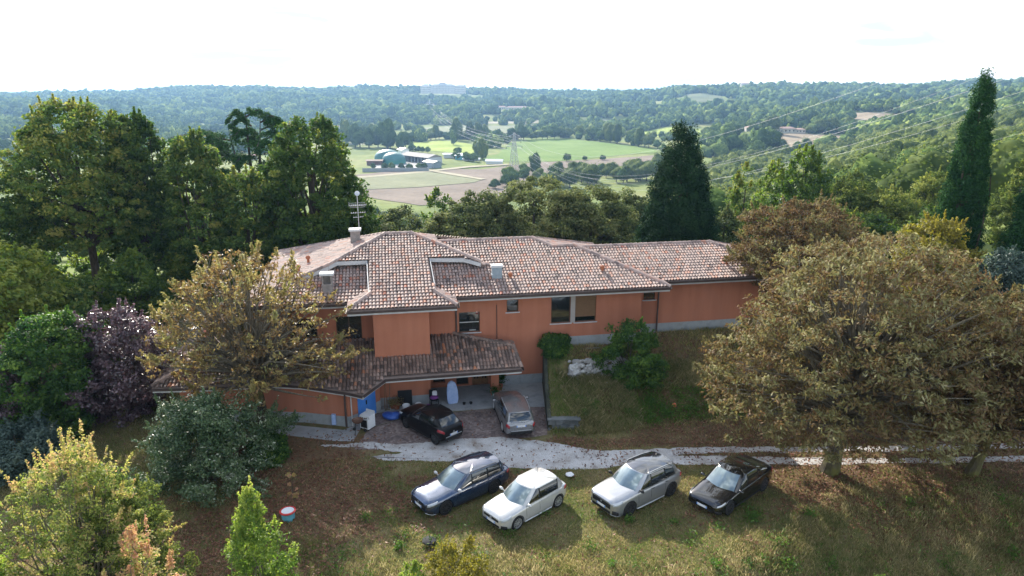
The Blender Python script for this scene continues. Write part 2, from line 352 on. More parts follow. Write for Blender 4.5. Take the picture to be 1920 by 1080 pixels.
M['farleaf'] = leafmat('woodland_leaves', [(0, (.022, .042, .018)), (.4, (.065, .105, .034)), (.7, (.155, .205, .055)), (1, (.30, .34, .10))], .0, rough=1.0, gloss=.0)
M['midleaf'] = leafmat('slope_leaves', [(0, (.030, .050, .016)), (.35, (.080, .115, .030)), (.7, (.17, .205, .050)), (1, (.30, .30, .085))], .28, rough=.8, gloss=.08)
M['grass'] = leafmat('grass_blades', [(0, (.055, .115, .020)), (.3, (.11, .165, .034)), (.55, (.19, .19, .068)), (.8, (.33, .27, .13)), (1, (.48, .40, .22))], .3, gloss=.1)
M['drygrass'] = leafmat('dry_grass_blades', [(0, (.07, .095, .03)), (.3, (.17, .165, .07)), (.65, (.29, .245, .13)), (1, (.44, .37, .22))], .35, gloss=.1)
M['litter'] = leafmat('fallen_leaf', [(0, (.07, .028, .017)), (.4, (.15, .062, .036)), (.75, (.26, .125, .07)), (1, (.40, .24, .14))], .1, gloss=.2)
M['weed'] = leafmat('weed_leaves', [(0, (.04, .09, .015)), (.5, (.08, .15, .025)), (1, (.17, .24, .05))], .4)

def groundmat(name, far=False):
    m, t, b, o = newmat(name)
    if far:
        n = noise(t, .012, 8, .62); n2 = noise(t, .11, 6, .6)
        r = ramp(t, [(.3, (.10, .14, .040)), (.5, (.17, .21, .060)), (.7, (.26, .25, .11))]); t.links.new(n.outputs['Fac'], r.inputs[0])
        r2 = ramp(t, [(.3, (.55, .6, .5)), (.7, (1.15, 1.1, 1))]); t.links.new(n2.outputs['Fac'], r2.inputs[0])
        c = mixc(t, .7, r.outputs[0], r2.outputs[0], 'MULTIPLY')
    else:
        n = noise(t, .55, 8, .7); n2 = noise(t, 6, 8, .7)
        r = ramp(t, [(.34, (.085, .115, .036)), (.5, (.155, .132, .062)), (.66, (.25, .20, .11))]); t.links.new(n.outputs['Fac'], r.inputs[0])
        at = t.nodes.new('ShaderNodeAttribute'); at.attribute_name = 'lit'
        r3 = ramp(t, [(.35, (.095, .054, .034)), (.65, (.175, .105, .062))]); t.links.new(n2.outputs['Fac'], r3.inputs[0])
        ma = t.nodes.new('ShaderNodeMath'); ma.operation = 'MULTIPLY_ADD'; ma.use_clamp = True; ma.inputs[1].default_value = 1.8
        sb = t.nodes.new('ShaderNodeMath'); sb.operation = 'SUBTRACT'; sb.inputs[1].default_value = .55; t.links.new(n2.outputs['Fac'], sb.inputs[0])
        t.links.new(sb.outputs[0], ma.inputs[0]); t.links.new(at.outputs['Fac'], ma.inputs[2])
        c = mixc(t, ma.outputs[0], r.outputs[0], r3.outputs[0])
        r4 = ramp(t, [(.3, (.6, .6, .6)), (.7, (1.2, 1.2, 1.2))]); t.links.new(n2.outputs['Fac'], r4.inputs[0]); c = mixc(t, .8, c, r4.outputs[0], 'MULTIPLY')
        bump(t, b, n2.outputs['Fac'], .6, .06)
    t.links.new(c, b.inputs['Base Color']); b.inputs['Roughness'].default_value = 1; b.inputs['Specular IOR Level'].default_value = .1
    return m
M['ground'] = groundmat('yard_ground'); M['land'] = groundmat('valley_land', True)
def field(name, c1, c2, rot=0.0, row=0.0, rs=1.0):
    m, t, b, o = newmat(name); n = noise(t, .02, 7, .6); r = ramp(t, [(.35, c1), (.65, c2)]); t.links.new(n.outputs['Fac'], r.inputs[0]); c = r.outputs[0]
    n2 = noise(t, .25, 5); r2 = ramp(t, [(.3, (.85, .85, .85)), (.7, (1.1, 1.1, 1.1))]); t.links.new(n2.outputs['Fac'], r2.inputs[0]); c = mixc(t, .8, c, r2.outputs[0], 'MULTIPLY')
    if row:
        tc = t.nodes.new('ShaderNodeTexCoord'); mp = t.nodes.new('ShaderNodeMapping'); mp.inputs['Rotation'].default_value = (0, 0, rot)
        wv = t.nodes.new('ShaderNodeTexWave'); wv.inputs['Scale'].default_value = row; wv.inputs['Distortion'].default_value = 1.5; wv.inputs['Detail'].default_value = 3
        t.links.new(tc.outputs['Object'], mp.inputs[0]); t.links.new(mp.outputs[0], wv.inputs['Vector'])
        r3 = ramp(t, [(.2, (1 - .25 * rs,) * 3), (.8, (1, 1, 1))]); t.links.new(wv.outputs['Fac'], r3.inputs[0]); c = mixc(t, .8, c, r3.outputs[0], 'MULTIPLY')
    t.links.new(c, b.inputs['Base Color']); b.inputs['Roughness'].default_value = 1; b.inputs['Specular IOR Level'].default_value = .05; return m
def gravelmat():
    m, t, b, o = newmat('white_gravel'); n = noise(t, .9, 7, .65); n2 = noise(t, 22, 5, .7)
    r = ramp(t, [(.30, (.24, .20, .17)), (.42, (.39, .37, .35)), (.55, (.49, .48, .47)), (.7, (.56, .55, .54))]); t.links.new(n.outputs['Fac'], r.inputs[0])
    r2 = ramp(t, [(.36, (.45, .42, .40)), (.5, (1, 1, 1)), (.7, (1.1, 1.1, 1.1))]); t.links.new(n2.outputs['Fac'], r2.inputs[0])
    c = mixc(t, .7, r.outputs[0], r2.outputs[0], 'MULTIPLY'); t.links.new(c, b.inputs['Base Color']); b.inputs['Roughness'].default_value = .95
    bump(t, b, n2.outputs['Fac'], .5, .03); return m
M['gravel'] = gravelmat()
def cobblemat():
    m, t, b, o = newmat('porphyry_setts'); tc = t.nodes.new('ShaderNodeTexCoord'); v = t.nodes.new('ShaderNodeTexVoronoi'); v.inputs['Scale'].default_value = 8; v.inputs['Randomness'].default_value = .55
    t.links.new(tc.outputs['Object'], v.inputs['Vector']); sp = t.nodes.new('ShaderNodeSeparateColor'); t.links.new(v.outputs['Color'], sp.inputs[0])
    r = ramp(t, [(0, (.13, .10, .095)), (.5, (.19, .145, .13)), (1, (.27, .22, .20))]); t.links.new(sp.outputs[0], r.inputs[0])
    n = noise(t, .7, 6, .7); r2 = ramp(t, [(.35, (.5, .48, .5)), (.65, (1.15, 1.12, 1.1))]); t.links.new(n.outputs['Fac'], r2.inputs[0])
    c = mixc(t, .85, r.outputs[0], r2.outputs[0], 'MULTIPLY'); t.links.new(c, b.inputs['Base Color']); b.inputs['Roughness'].default_value = .85; bump(t, b, v.outputs['Distance'], .5, .02); return m
M['cobble'] = cobblemat()
def tilemat(name, stops, patch, rg=.75, sp=.35):
    m, t, b, o = newmat(name); at = t.nodes.new('ShaderNodeAttribute'); at.attribute_name = 'v'
    r = ramp(t, stops); t.links.new(at.outputs['Fac'], r.inputs[0])
    n = noise(t, .55, 6, .65); r2 = ramp(t, patch); t.links.new(n.outputs['Fac'], r2.inputs[0]); c = mixc(t, .85, r.outputs[0], r2.outputs[0], 'MULTIPLY')
    n2 = noise(t, 16, 5, .7); r3 = ramp(t, [(.3, (.55, .53, .52)), (.55, (1, 1, 1)), (.75, (1.15, 1.15, 1.15))]); t.links.new(n2.outputs['Fac'], r3.inputs[0]); c = mixc(t, .7, c, r3.outputs[0], 'MULTIPLY')
    t.links.new(c, b.inputs['Base Color']); b.inputs['Roughness'].default_value = rg; b.inputs['Specular IOR Level'].default_value = sp
    bump(t, b, n2.outputs['Fac'], .3, .01); return m
M['tile'] = tilemat('weathered_roof_tile', [(0, (.12, .095, .088)), (.12, (.24, .18, .16)), (.3, (.38, .285, .25)), (.62, (.48, .36, .31)), (.82, (.50, .30, .23)), (.93, (.46, .20, .13)), (1, (.45, .13, .08))], [(.3, (.78, .76, .76)), (.6, (1, 1, 1))], .75, .4)
M['mosstile'] = tilemat('mossy_roof_tile', [(0, (.09, .07, .06)), (.3, (.19, .14, .118)), (.58, (.33, .235, .19)), (.8, (.46, .33, .27)), (.9, (.56, .27, .16)), (1, (.60, .24, .12))], [(.36, (.46, .40, .38)), (.6, (1, 1, 1))])
M['tilebase'] = mottled('tile_underlay', (.17, .13, .115), (.25, .19, .165), 3, .95)
# glass
def glassmat(name, c=(.02, .03, .035), rough=.04):
    m, t, b, o = newmat(name); n = noise(t, 1.3, 3); r = ramp(t, [(.3, tuple(x * .6 for x in c)), (.7, c)]); t.links.new(n.outputs['Fac'], r.inputs[0]); t.links.new(r.outputs[0], b.inputs['Base Color'])
    b.inputs['Roughness'].default_value = rough; b.inputs['Specular IOR Level'].default_value = .9; b.inputs['Coat Weight'].default_value = .6; b.inputs['Coat Roughness'].default_value = .02; return m
M['winglass'] = glassmat('window_glass', (.012, .018, .02)); M['carglass'] = glassmat('car_glass', (.012, .016, .018), .02)
M['screenglass'] = glassmat('windscreen_glass', (.26, .34, .37), .04)  # pale cyan base colour stands in for bright sky reflected in the windscreens
for n_ in M['screenglass'].node_tree.nodes:
    if n_.type == 'BSDF_PRINCIPLED': n_.inputs['Metallic'].default_value = .45
M['lamp'] = glassmat('headlamp_glass', (.50, .54, .58), .08); M['tail'] = glassmat('tail_lamp', (.38, .012, .02), .1)

# ================================================================== ground
def pip(px, py, poly):
    c = np.zeros(np.shape(px), bool); n = len(poly)
    for i in range(n):
        x0, y0 = poly[i]; x1, y1 = poly[(i + 1) % n]
        c ^= ((y0 > py) != (y1 > py)) & (px < (x1 - x0) * (py - y0) / (y1 - y0 + 1e-12) + x0)
    return c
YX0, YX1, YY0, YY1 = -46.0, 46.0, 8.0, 62.0
xs = np.arange(YX0, YX1 + .01, .25); ys = np.arange(YY0, YY1 + .01, .25); gx, gy = np.meshgrid(xs, ys); gz = H(gx, gy)
def litmask(x, y):
    """leaf litter lies under the chestnuts and along the track"""
    q = wob(x, y, 2.3, .7) * .45 + wob(x, y, .8, 2.2) * .32 + wob(x, y, .33, 1.2) * .2
    e = lambda cx, cy, rx, ry: 1 - S(.55, 1.15, np.hypot((x - cx) / rx, (y - cy) / ry) + q)
    m = np.maximum.reduce([e(-9.5, 28.0, 5, 4.4), e(-13, 23.5, 6, 5) * .9, e(16.5, 32.5, 11, 6.0), e(10, 39, 6, 5.5) * .9, e(27, 30, 8, 5), e(-11, 32, 5, 2.2),
                           e(6.5, 32.8, 6, .7), e(-3, 29.2, 5, .9) * .8, e(19, 27, 5, 2.5) * .75])
    return m
nx, ny = len(xs), len(ys); idx = np.arange(nx * ny).reshape(ny, nx)
Q = np.stack([idx[:-1, :-1], idx[:-1, 1:], idx[1:, 1:], idx[1:, :-1]], -1).reshape(-1, 4)
me = np_mesh('ground', np.stack([gx, gy, gz], -1).reshape(-1, 3), Q, M['ground'], {'lit': (litmask(gx, gy) * .8).ravel()}, smooth=True)
tag(mesh_obj('ground', me), kind='structure')
us = np.linspace(-1.9, 1.9, 420); yj = np.concatenate([np.arange(-60, 60, 6), np.geomspace(60, 16000, 330)])
UU, YYj = np.meshgrid(us, yj); XX = UU * (np.maximum(YYj, 0) + 60); ZZ = H(XX, YYj)
ins = (XX > YX0 + .6) & (XX < YX1 - .6) & (YYj > YY0 + .6) & (YYj < YY1 - .6); ZZ = np.where(ins, ZZ - .6, ZZ - .03)
idx = np.arange(ZZ.size).reshape(ZZ.shape); Q = np.stack([idx[:-1, :-1], idx[:-1, 1:], idx[1:, 1:], idx[1:, :-1]], -1).reshape(-1, 4)
inn = ((XX > YX0 + 4) & (XX < YX1 - 4) & (YYj > YY0 + 4) & (YYj < YY1 - 4)).ravel(); Q = Q[~inn[Q].all(1)]
me = np_mesh('hills', np.stack([XX, YYj, ZZ], -1).reshape(-1, 3), Q, M['land'], smooth=True)
tag(mesh_obj('hills', me), kind='structure')

def sheet(name, poly, mat, dz=.012, step=2.0, kind='structure', zf=None):
    """a sheet laid over the terrain"""
    bm = bmesh.new(); vs = [bm.verts.new((p[0], p[1], 0)) for p in poly]; bm.faces.new(vs)
    bmesh.ops.triangulate(bm, faces=bm.faces)
    xs_ = [p[0] for p in poly]; ys_ = [p[1] for p in poly]
    for ax, lo, hi in ((0, min(xs_), max(xs_)), (1, min(ys_), max(ys_))):
        c = lo + step
        while c < hi:
            co = (c, 0, 0) if ax == 0 else (0, c, 0); no = (1, 0, 0) if ax == 0 else (0, 1, 0)
            bmesh.ops.bisect_plane(bm, geom=list(bm.verts) + list(bm.edges) + list(bm.faces), plane_co=co, plane_no=no); c += step
    v = np.array([x.co[:] for x in bm.verts]); z = (zf or H)(v[:, 0], v[:, 1]) + dz
    for a_, b_ in zip(bm.verts, z): a_.co.z = float(b_)
    bmesh.ops.recalc_face_normals(bm, faces=bm.faces)
    if sum(f.normal.z for f in bm.faces) < 0: bmesh.ops.reverse_faces(bm, faces=bm.faces)
    me = bpy.data.meshes.new(name); bm.to_mesh(me); bm.free(); me.materials.append(mat)
    o = mesh_obj(name, me); tag(o, kind=kind); return o
def ragged(pts, step=.22, amp=.16, seed=1):
    rr = random.Random(seed); o = []; n = len(pts)
    for i in range(n):
        a = Vector(pts[i][:2]); b = Vector(pts[(i + 1) % n][:2]); d = b - a; k = max(1, int(d.length / step)); nn = Vector((-d.y, d.x)).normalized() if d.length > 0 else Vector((0, 0))
        for j in range(k):
            p = a + d * j / k; s_ = float(wob(p.x, p.y, .9, seed)) * amp + rr.uniform(-.5, .5) * amp; o.append((p.x + nn.x * s_, p.y + nn.y * s_))
    return o
def P0(*pts): return [survey(*p)[:2] for p in pts]
grav = P0((600, 836), (690, 829), (760, 833), (860, 824), (935, 820), (1000, 825), (1070, 836), (1130, 846), (1210, 843), (1300, 839), (1420, 838), (1540, 838), (1700, 836), (1920, 831), (2100, 829),
          (2100, 838), (1920, 841), (1700, 846), (1540, 848), (1420, 848), (1330, 850), (1270, 851), (1330, 855), (1420, 857), (1540, 859), (1700, 860), (1920, 855), (2100, 852), (2100, 862), (1920, 866), (1700, 869), (1540, 872), (1420, 871),
          (1300, 871), (1180, 872), (1120, 879), (1020, 880), (950, 878), (890, 864), (820, 865), (720, 863), (690, 856), (745, 848), (700, 841))
gmain = P0((600, 836), (690, 829), (760, 833), (860, 824), (935, 820), (1000, 825), (1070, 836), (1130, 846), (1210, 843), (1270, 841), (1275, 862), (1290, 871), (1180, 872), (1120, 879), (1020, 880), (950, 878), (890, 864), (820, 865), (720, 863), (690, 857), (760, 849), (700, 842))
gup = P0((1240, 842), (1300, 839), (1420, 838), (1540, 838), (1700, 836), (1920, 831), (2150, 829), (2150, 838), (1920, 841), (1700, 846), (1540, 848), (1420, 848), (1330, 850), (1240, 853))
glo = P0((1240, 855), (1330, 855), (1420, 857), (1540, 859), (1700, 860), (1920, 855), (2150, 852), (2150, 862), (1920, 866), (1700, 869), (1540, 872), (1420, 871), (1300, 871), (1240, 871))
for k_, g_ in enumerate((gmain, gup, glo)): sheet('driveway_track', ragged(g_, .15, .10, 1 + k_), M['gravel'], .010 + .004 * k_, 1.0)
# setts in front of the porch
court = [l2w(*p)[:2] for p in ((-9.3, -5.6), (-8.3, -2.2), (-5.3, -2.0), (-5.2, -3.0), (-1.0, -2.9), (1.40, -3.2), (1.05, -5.4), (.8, -6.6), (-2.5, -6.9), (-7.0, -6.8), (-9.5, -6.4))]
sheet('paved_forecourt', ragged(court, .4, .05, 4), M['cobble'], .008, 1.0)
sheet('concrete_apron', [l2w(*p)[:2] for p in ((-14.6, -3.6), (-14.3, -2.5), (-13.0, -3.0), (-10.2, -4.1), (-9.6, -3.6), (-8.0, -1.3), (-5.1, -1.3), (-5.3, -2.05), (-8.4, -2.3), (-9.3, -4.2), (-9.6, -5.5), (-10.6, -5.3))], M['concrete'], .016, 1.0)
sheet('concrete_path', [l2w(*p)[:2] for p in ((-1.0, .5), (2.05, .5), (1.42, -3.2), (-1.0, -2.85))], M['plinth'], .016, 1.0)
MB().box(-5.15, -.95, -2.85, .5, .0, .13, None).build('porch_floor', M['concrete'], None, mw=Matrix.Translation(l2w(0, 0, 0)) @ Matrix.Rotation(HA, 4, 'Z'))["kind"] = 'structure'
# ================================================================== the house
house = empty('villa', l2w(0, 0, 0), HA, 'long two-storey orange villa with weathered barrel-tile hip roofs, porch and blue garage door', 'house')
K = .327
zT = lambda a, b: 6.2 + K * (b + 1.97)
zM = lambda a, b: 6.2 + K * (b + .42)
zR = lambda a, b: 6.2 + K * (b - .9)
zW = lambda a, b: 8.88 + K * (a + 7.5)
zE = lambda a, b: 8.88 - K * (a + 5.85)
zP = lambda a, b: 2.5 + .32 * (b + 3.15)
trng = np.random.RandomState(5)
def tiles_np(poly, zf, down, sp=.205, row=.33, slope=K, sag=.012):
    """barrel tiles laid over a sloping polygon; down = horizontal downhill direction"""
    down = np.array(down, float); down /= np.hypot(*down); ac = np.array([-down[1], down[0]])
    P = np.array(poly, float); s = P @ ac; t = P @ down; rowh = row / math.hypot(1, slope)
    S_, T_ = np.meshgrid(np.arange(s.min() + sp / 2, s.max(), sp), np.arange(t.max() - rowh / 2, t.min(), -rowh)); S_ = S_.ravel(); T_ = T_.ravel()
    S_ = S_ + np.sin(T_ * 1.7 + S_ * .3) * sag
    C = S_[:, None] * ac + T_[:, None] * down; ok = pip(C[:, 0], C[:, 1], [tuple(p) for p in poly]); C = C[ok]; n = len(C)
    if n == 0: return np.zeros((0, 3)), np.zeros((0, 4), int), np.zeros(0)
    ang = np.linspace(0, math.pi, 6); V = []
    jit = trng.normal(0, .007, n); rot = trng.normal(0, .02, n); lift = trng.uniform(0, .012, n)
    for e, (dt, r, up) in enumerate(((-rowh * .58, .088, .010), (rowh * .56, .103, .048))):
        for q in ang:
            off = math.cos(q) * r + jit + rot * dt; c = C + off[:, None] * ac + dt * down
            z = zf(C[:, 0] + dt * down[0], C[:, 1] + dt * down[1]) + math.sin(q) * r + up + lift
            V.append(np.stack([c[:, 0], c[:, 1], z], -1))
    m = len(ang); V = np.stack(V, 1); base = np.arange(n)[:, None] * (2 * m)
    qs = [[k, k + 1, m + k + 1, m + k] for k in range(m - 1)]; Qq = (base[:, None, :] + np.array(qs)[None]).reshape(-1, 4)
    var = np.repeat(trng.beta(2.2, 2.0, n), 2 * m)
    return V.reshape(-1, 3), Qq, var
def cap_np(p0, p1, r=.125, step=.36):
    p0 = Vector(p0); p1 = Vector(p1); d = p1 - p0; n = max(1, int(d.length / step)); dn = d.normalized(); ac = dn.cross(Vector((0, 0, 1))).normalized(); up = ac.cross(dn)
    V = []; Qq = []; var = []
    for i in range(n):
        a = p0 + d * (i / n) - dn * .03; b = p0 + d * ((i + 1) / n) + dn * .03; base = len(V)
        for c, rr, ex in ((a, r * .92, .0), (b, r * 1.06, .02)):
            for q in np.linspace(-.15, math.pi + .15, 7): V.append(tuple(c + ac * (math.cos(q) * rr) + up * (math.sin(q) * rr + ex)))
        for k in range(6): Qq.append([base + k, base + k + 1, base + 8 + k, base + 7 + k])
        var += [float(trng.beta(2, 3))] * 14
    return np.array(V), np.array(Qq), np.array(var)
def roof(name, planes, caps, mat, th=.13, label=None, parent=None):
    """one roof: sloping slabs, their tiles and the ridge caps in one mesh"""
    Vs, Qs, vs, mi = [], [], [], []; off = 0
    def add(V, Q, v, m):
        nonlocal off
        if len(V) == 0: return
        Vs.append(V); Qs.append(Q + off); vs.append(v); mi.append(np.full(len(Q), m)); off += len(V)
    for poly, zf, down in planes:
        add(*tiles_np(poly, zf, down), 0)
        bm = bmesh.new(); top = [bm.verts.new((a, b, float(zf(a, b)))) for a, b in poly]; bot = [bm.verts.new((a, b, float(zf(a, b)) - th)) for a, b in poly]
        bm.faces.new(top); bm.faces.new(bot[::-1]); n = len(poly)
        for i in range(n): bm.faces.new((top[i], bot[i], bot[(i + 1) % n], top[(i + 1) % n]))
        bmesh.ops.triangulate(bm, faces=bm.faces); bmesh.ops.recalc_face_normals(bm, faces=bm.faces)
        V = np.array([v.co[:] for v in bm.verts]); T3 = np.array([[v.index for v in f.verts] for f in (bm.verts.index_update(), bm.faces)[1]]); bm.free()
        Q4 = np.concatenate([T3, T3[:, 2:3]], 1); tri_store.append((V, T3))
        me_V, me_T = V, T3
        slabs.append((me_V, me_T))
    for c in caps: add(*cap_np(*c), 0)
    V = np.concatenate(Vs); Q = np.concatenate(Qs)
    # tiles as quads, slabs as triangles
    nv = len(V); T = []; VV = [V]
    for sv, st in slabs: T.append(st + nv); VV.append(sv); nv += len(sv)
    slabs.clear(); T = np.concatenate(T); V = np.concatenate(VV)
    me = bpy.data.meshes.new(name); me.vertices.add(len(V)); me.vertices.foreach_set('co', V.astype(np.float32).ravel())
    nl = Q.size + T.size; me.loops.add(nl); me.loops.foreach_set('vertex_index', np.concatenate([Q.ravel(), T.ravel()]).astype(np.int32))
    me.polygons.add(len(Q) + len(T)); me.polygons.foreach_set('loop_start', np.concatenate([np.arange(len(Q)) * 4, Q.size + np.arange(len(T)) * 3]).astype(np.int32))
    me.polygons.foreach_set('loop_total', np.concatenate([np.full(len(Q), 4), np.full(len(T), 3)]).astype(np.int32))
    me.polygons.foreach_set('use_smooth', np.concatenate([np.ones(len(Q), bool), np.zeros(len(T), bool)]))
    me.materials.append(mat); me.materials.append(M['tilebase'])
    me.polygons.foreach_set('material_index', np.concatenate([np.zeros(len(Q)), np.ones(len(T))]).astype(np.int32))
    at = me.attributes.new('v', 'FLOAT', 'POINT'); at.data.foreach_set('value', np.concatenate([np.concatenate(vs), np.full(len(V) - sum(map(len, vs)), .2)]).astype(np.float32))
    me.update(); me.validate(); o = mesh_obj(name, me, parent or house)
    if label: tag(o, label)
    return o
slabs = []; tri_store = []
def p3(f, a, b, dz=.05): return (a, b, float(f(a, b)) + dz)
tallroof = roof('roof', [
    ([(-7.5,6.2),(-5.85,6.2),(-1.55,2.35),(-2.59,2.95),(-4.85,3.14),(-4.73,-.56),(-3.55,-1.97),(-9.74,-1.97),(-8.46,-.5),(-8.6,3.16),(-10.43,3.17),(-11.0,2.7)], zT, (0, -1)),
    ([(-7.5,6.2),(-11.0,2.7),(-13.4,1.87),(-15.7,-.42),(-15.7,14.4)], zW, (-1, 0)),
    ([(-5.85,6.2),(-1.55,2.35),(-1.0,2.95),(-4.0,5.95),(-4.0,8.0)], zE, (1, 0)),
    ([(-7.5,6.2),(-5.85,6.2),(2.35,14.4),(-15.7,14.4)], lambda a, b: 8.88 - K * (b - 6.2), (0, 1)),
    ([(-8.46,-.5),(-9.74,-1.97),(-9.74,-.38),(-8.62,.7)], lambda a, b: 6.2 + .37 * (a + 9.74), (-1, 0)),
    ([(-4.73,-.56),(-3.55,-1.97),(-3.5,-.45),(-4.62,.6)], lambda a, b: 6.2 - .39 * (a + 3.55), (1, 0)),
  ], [((-7.6,6.2,8.92),(-5.75,6.2,8.92)), (p3(zT,-1.55,2.35),(-5.8,6.2,8.93)), (p3(zT,-11.05,2.65),(-7.5,6.2,8.93)), ((-13.4,1.9,6.98),(-11.0,2.68,7.78)), ((-15.7,14.4,6.2),(-7.5,6.2,8.93)),
      ((-9.74,-1.97,6.25),(-8.46,-.5,6.74)), ((-3.55,-1.97,6.25),(-4.73,-.56,6.72)), ((-15.7,-.42,6.25),(-13.4,1.87,7.0))], M['tile'], label='tallest roof with a jutting front tongue and two notches')
mainroof = roof('roof', [
    ([(-4.7,-.42),(10.05,-.42),(5.1,4.78),(3.62,4.78),(2.45,5.95),(-4.0,5.95),(-1.2,3.1),(-1.6,2.9),(-4.7,3.6)], zM, (0, -1)),
    ([(-15.7,-.42),(-13.5,1.77),(-10.5,3.4),(-8.3,3.5),(-8.3,-.42)], zM, (0, -1)),
    ([(2.45,5.95),(3.62,4.78),(8.0,9.17),(8.7,12.2)], lambda a, b: 8.28 - K * (a - 2.45), (1, 0)),
    ([(3.62,4.78),(5.1,4.78),(10.1,9.9),(8.7,9.9)], lambda a, b: 7.9 - K * (b - 4.78), (0, 1)),
    ([(-4.0,5.95),(2.45,5.95),(8.7,12.2),(-4.0,12.2)], lambda a, b: 8.28 - K * (b - 5.95), (0, 1)),
    ([(5.1,4.78),(10.05,-.42),(10.1,9.9)], lambda a, b: 7.9 - .343 * (a - 5.1), (1, 0)),
  ], [((-4.0,5.95,8.33),(2.5,5.95,8.33)), ((3.62,4.78,7.95),(2.45,5.95,8.34)), ((3.55,4.78,7.95),(5.15,4.78,7.96)), (p3(zM,10.05,-.42),(5.1,4.78,7.97)), ((8.7,12.2,6.3),(2.45,5.95,8.33))], M['tile'], label='long middle roof')
eastroof = roof('roof', [
    ([(10.12,.9),(19.75,.9),(15.3,5.35),(5.75,5.35)], zR, (0, -1)),
    ([(15.3,5.35),(19.75,.9),(19.75,9.8)], lambda a, b: 7.655 - K * (a - 15.3), (1, 0)),
    ([(5.75,5.35),(15.3,5.35),(19.75,9.8),(8.8,9.8)], lambda a, b: 7.655 - K * (b - 5.35), (0, 1)),
  ], [((5.8,5.35,7.7),(15.3,5.35,7.7)), ((19.75,.9,6.25),(15.3,5.35,7.72)), ((19.75,9.8,6.25),(15.3,5.35,7.72))], M['tile'], label='lower right roof under the brown tree')
zPW = lambda a, b: 2.68 + .32 * (a + 20.2)
porchroof = roof('roof', [
    ([(.03,-3.1),(-.12,-1.1),(-3.55,.38),(-15.0,.38),(-15.0,.6),(-17.0,.6),(-20.2,-2.6),(-17.26,-2.83),(-14.08,-2.9),(-12.36,-3.2),(-9.75,-4.02),(-9.03,-4.32),(-7.81,-3.15)], zP, (0, -1)),
    ([(-3.55,.38),(-.12,-1.1),(.05,.38)], lambda a, b: float(3.62 - .26 * 1) - .13 * (a + 3.55) + (b - .38) * -.05 if np.isscalar(a) else 3.36 - .13 * (a + 3.55) + (b - .38) * -.05, (1, .2)),
    ([(-17.0,.6),(-17.0,9),(-20.2,12.2),(-20.2,-2.6)], zPW, (-1, 0)),
    ([(-17.0,.6),(-15.0,.6),(-15.0,9),(-17.0,9)], lambda a, b: 3.70 + .02 * (a + 15), (0, -1)),
  ], [((.03,-3.1,2.56),(-.12,-1.1,3.2)), ((-.12,-1.1,3.2),(-3.6,.36,3.68)), ((-20.2,-2.6,2.74),(-17,.6,3.76))], M['mosstile'], label='low mossy roof over porch and garage')
# gutters and fascia boards
def gutter(pts, parent, z=None):
    m = MB(); f = MB()
    for i in range(len(pts) - 1):
        p = Vector(pts[i]); q = Vector(pts[i + 1]); d = (q - p); n = Vector((d.y, -d.x, 0)).normalized()
        prof = ((.02, -.02), (.03, -.10), (.08, -.145), (.14, -.12), (.155, -.02), (.145, -.02), (.13, -.10), (.08, -.12), (.045, -.09), (.035, -.02))
        lo = [p + n * a + Vector((0, 0, b)) for a, b in prof]; hi = [q + n * a + Vector((0, 0, b)) for a, b in prof]; m.hull(lo, hi)
        u = d.normalized(); a0 = p - n * .02; b0 = q - n * .02
        f.hull([a0 + Vector((0, 0, -.15)), a0 - n * .9 + Vector((0, 0, -.15)), a0 - n * .9 + Vector((0, 0, -.27)), a0 + Vector((0, 0, -.27))],
               [b0 + Vector((0, 0, -.15)), b0 - n * .9 + Vector((0, 0, -.15)), b0 - n * .9 + Vector((0, 0, -.27)), b0 + Vector((0, 0, -.27))])
    m.build('gutter', M['brownmetal'], parent); f.build('fascia', M['lightmetal'], parent)
gutter([(-9.74,-.5,6.18),(-9.74,-1.97,6.18),(-3.55,-1.97,6.18),(-3.5,-.5,6.18)], tallroof)
gutter([(-3.42,-.42,6.2),(10.05,-.42,6.2),(10.07,.85,6.2)], mainroof)
gutter([(-15.7,3,6.2),(-15.7,-.42,6.2),(-9.8,-.42,6.2)], mainroof)
gutter([(10.15,.9,6.2),(19.75,.9,6.2),(19.75,9.8,6.2)], eastroof)
gutter([(-20.2,3,2.7),(-20.2,-2.6,2.62),(-17.26,-2.83,2.58),(-14.08,-2.9,2.57),(-12.36,-3.2,2.47),(-9.75,-4.02,2.2),(-9.03,-4.32,2.10)], porchroof)
gutter([(-9.03,-4.32,2.12),(-7.81,-3.15,2.48),(.03,-3.1,2.5),(-.1,-1.1,2.95)], porchroof)
# verge boards of the front tongue and its notches
vb = MB()
def slabline(mb, pts, f_hi, f_lo, th, inset=0):
    for (a0, b0), (a1, b1) in zip(pts[:-1], pts[1:]):
        d = Vector((a1 - a0, b1 - b0, 0)); n = Vector((-d.y, d.x, 0)).normalized() * th
        lo = []; hi = []
        for a, b in ((a0, b0), (a1, b1)):
            for s in (0, 1):
                x, y = a + n.x * s, b + n.y * s
                lo.append((x, y, f_lo(a, b))); hi.append((x, y, f_hi(a, b)))
        o = (0, 1, 3, 2); mb.hull([lo[i] for i in o], [hi[i] for i in o])
slabline(vb, [(-8.52,-.45),(-8.66,3.2)], lambda a,b: zT(a,b)+.04, lambda a,b: zT(a,b)-.22, .05)
slabline(vb, [(-10.5,3.12),(-8.66,3.11)], lambda a,b: zT(a,b)+.02, lambda a,b: zT(a,b)-.22, -.05)
vb.build('verge_board', M['lightmetal'], tallroof); vb = MB()
slabline(vb, [(-4.79,3.1),(-4.68,-.5)], lambda a,b: zT(a,b)+.04, lambda a,b: zT(a,b)-.22, .05)
slabline(vb, [(-4.79,3.08),(-2.6,2.9),(-1.6,2.3)], lambda a,b: zT(a,b)+.02, lambda a,b: zT(a,b)-.22, -.05)
vb.build('verge_board', M['lightmetal'], tallroof); vb = MB()
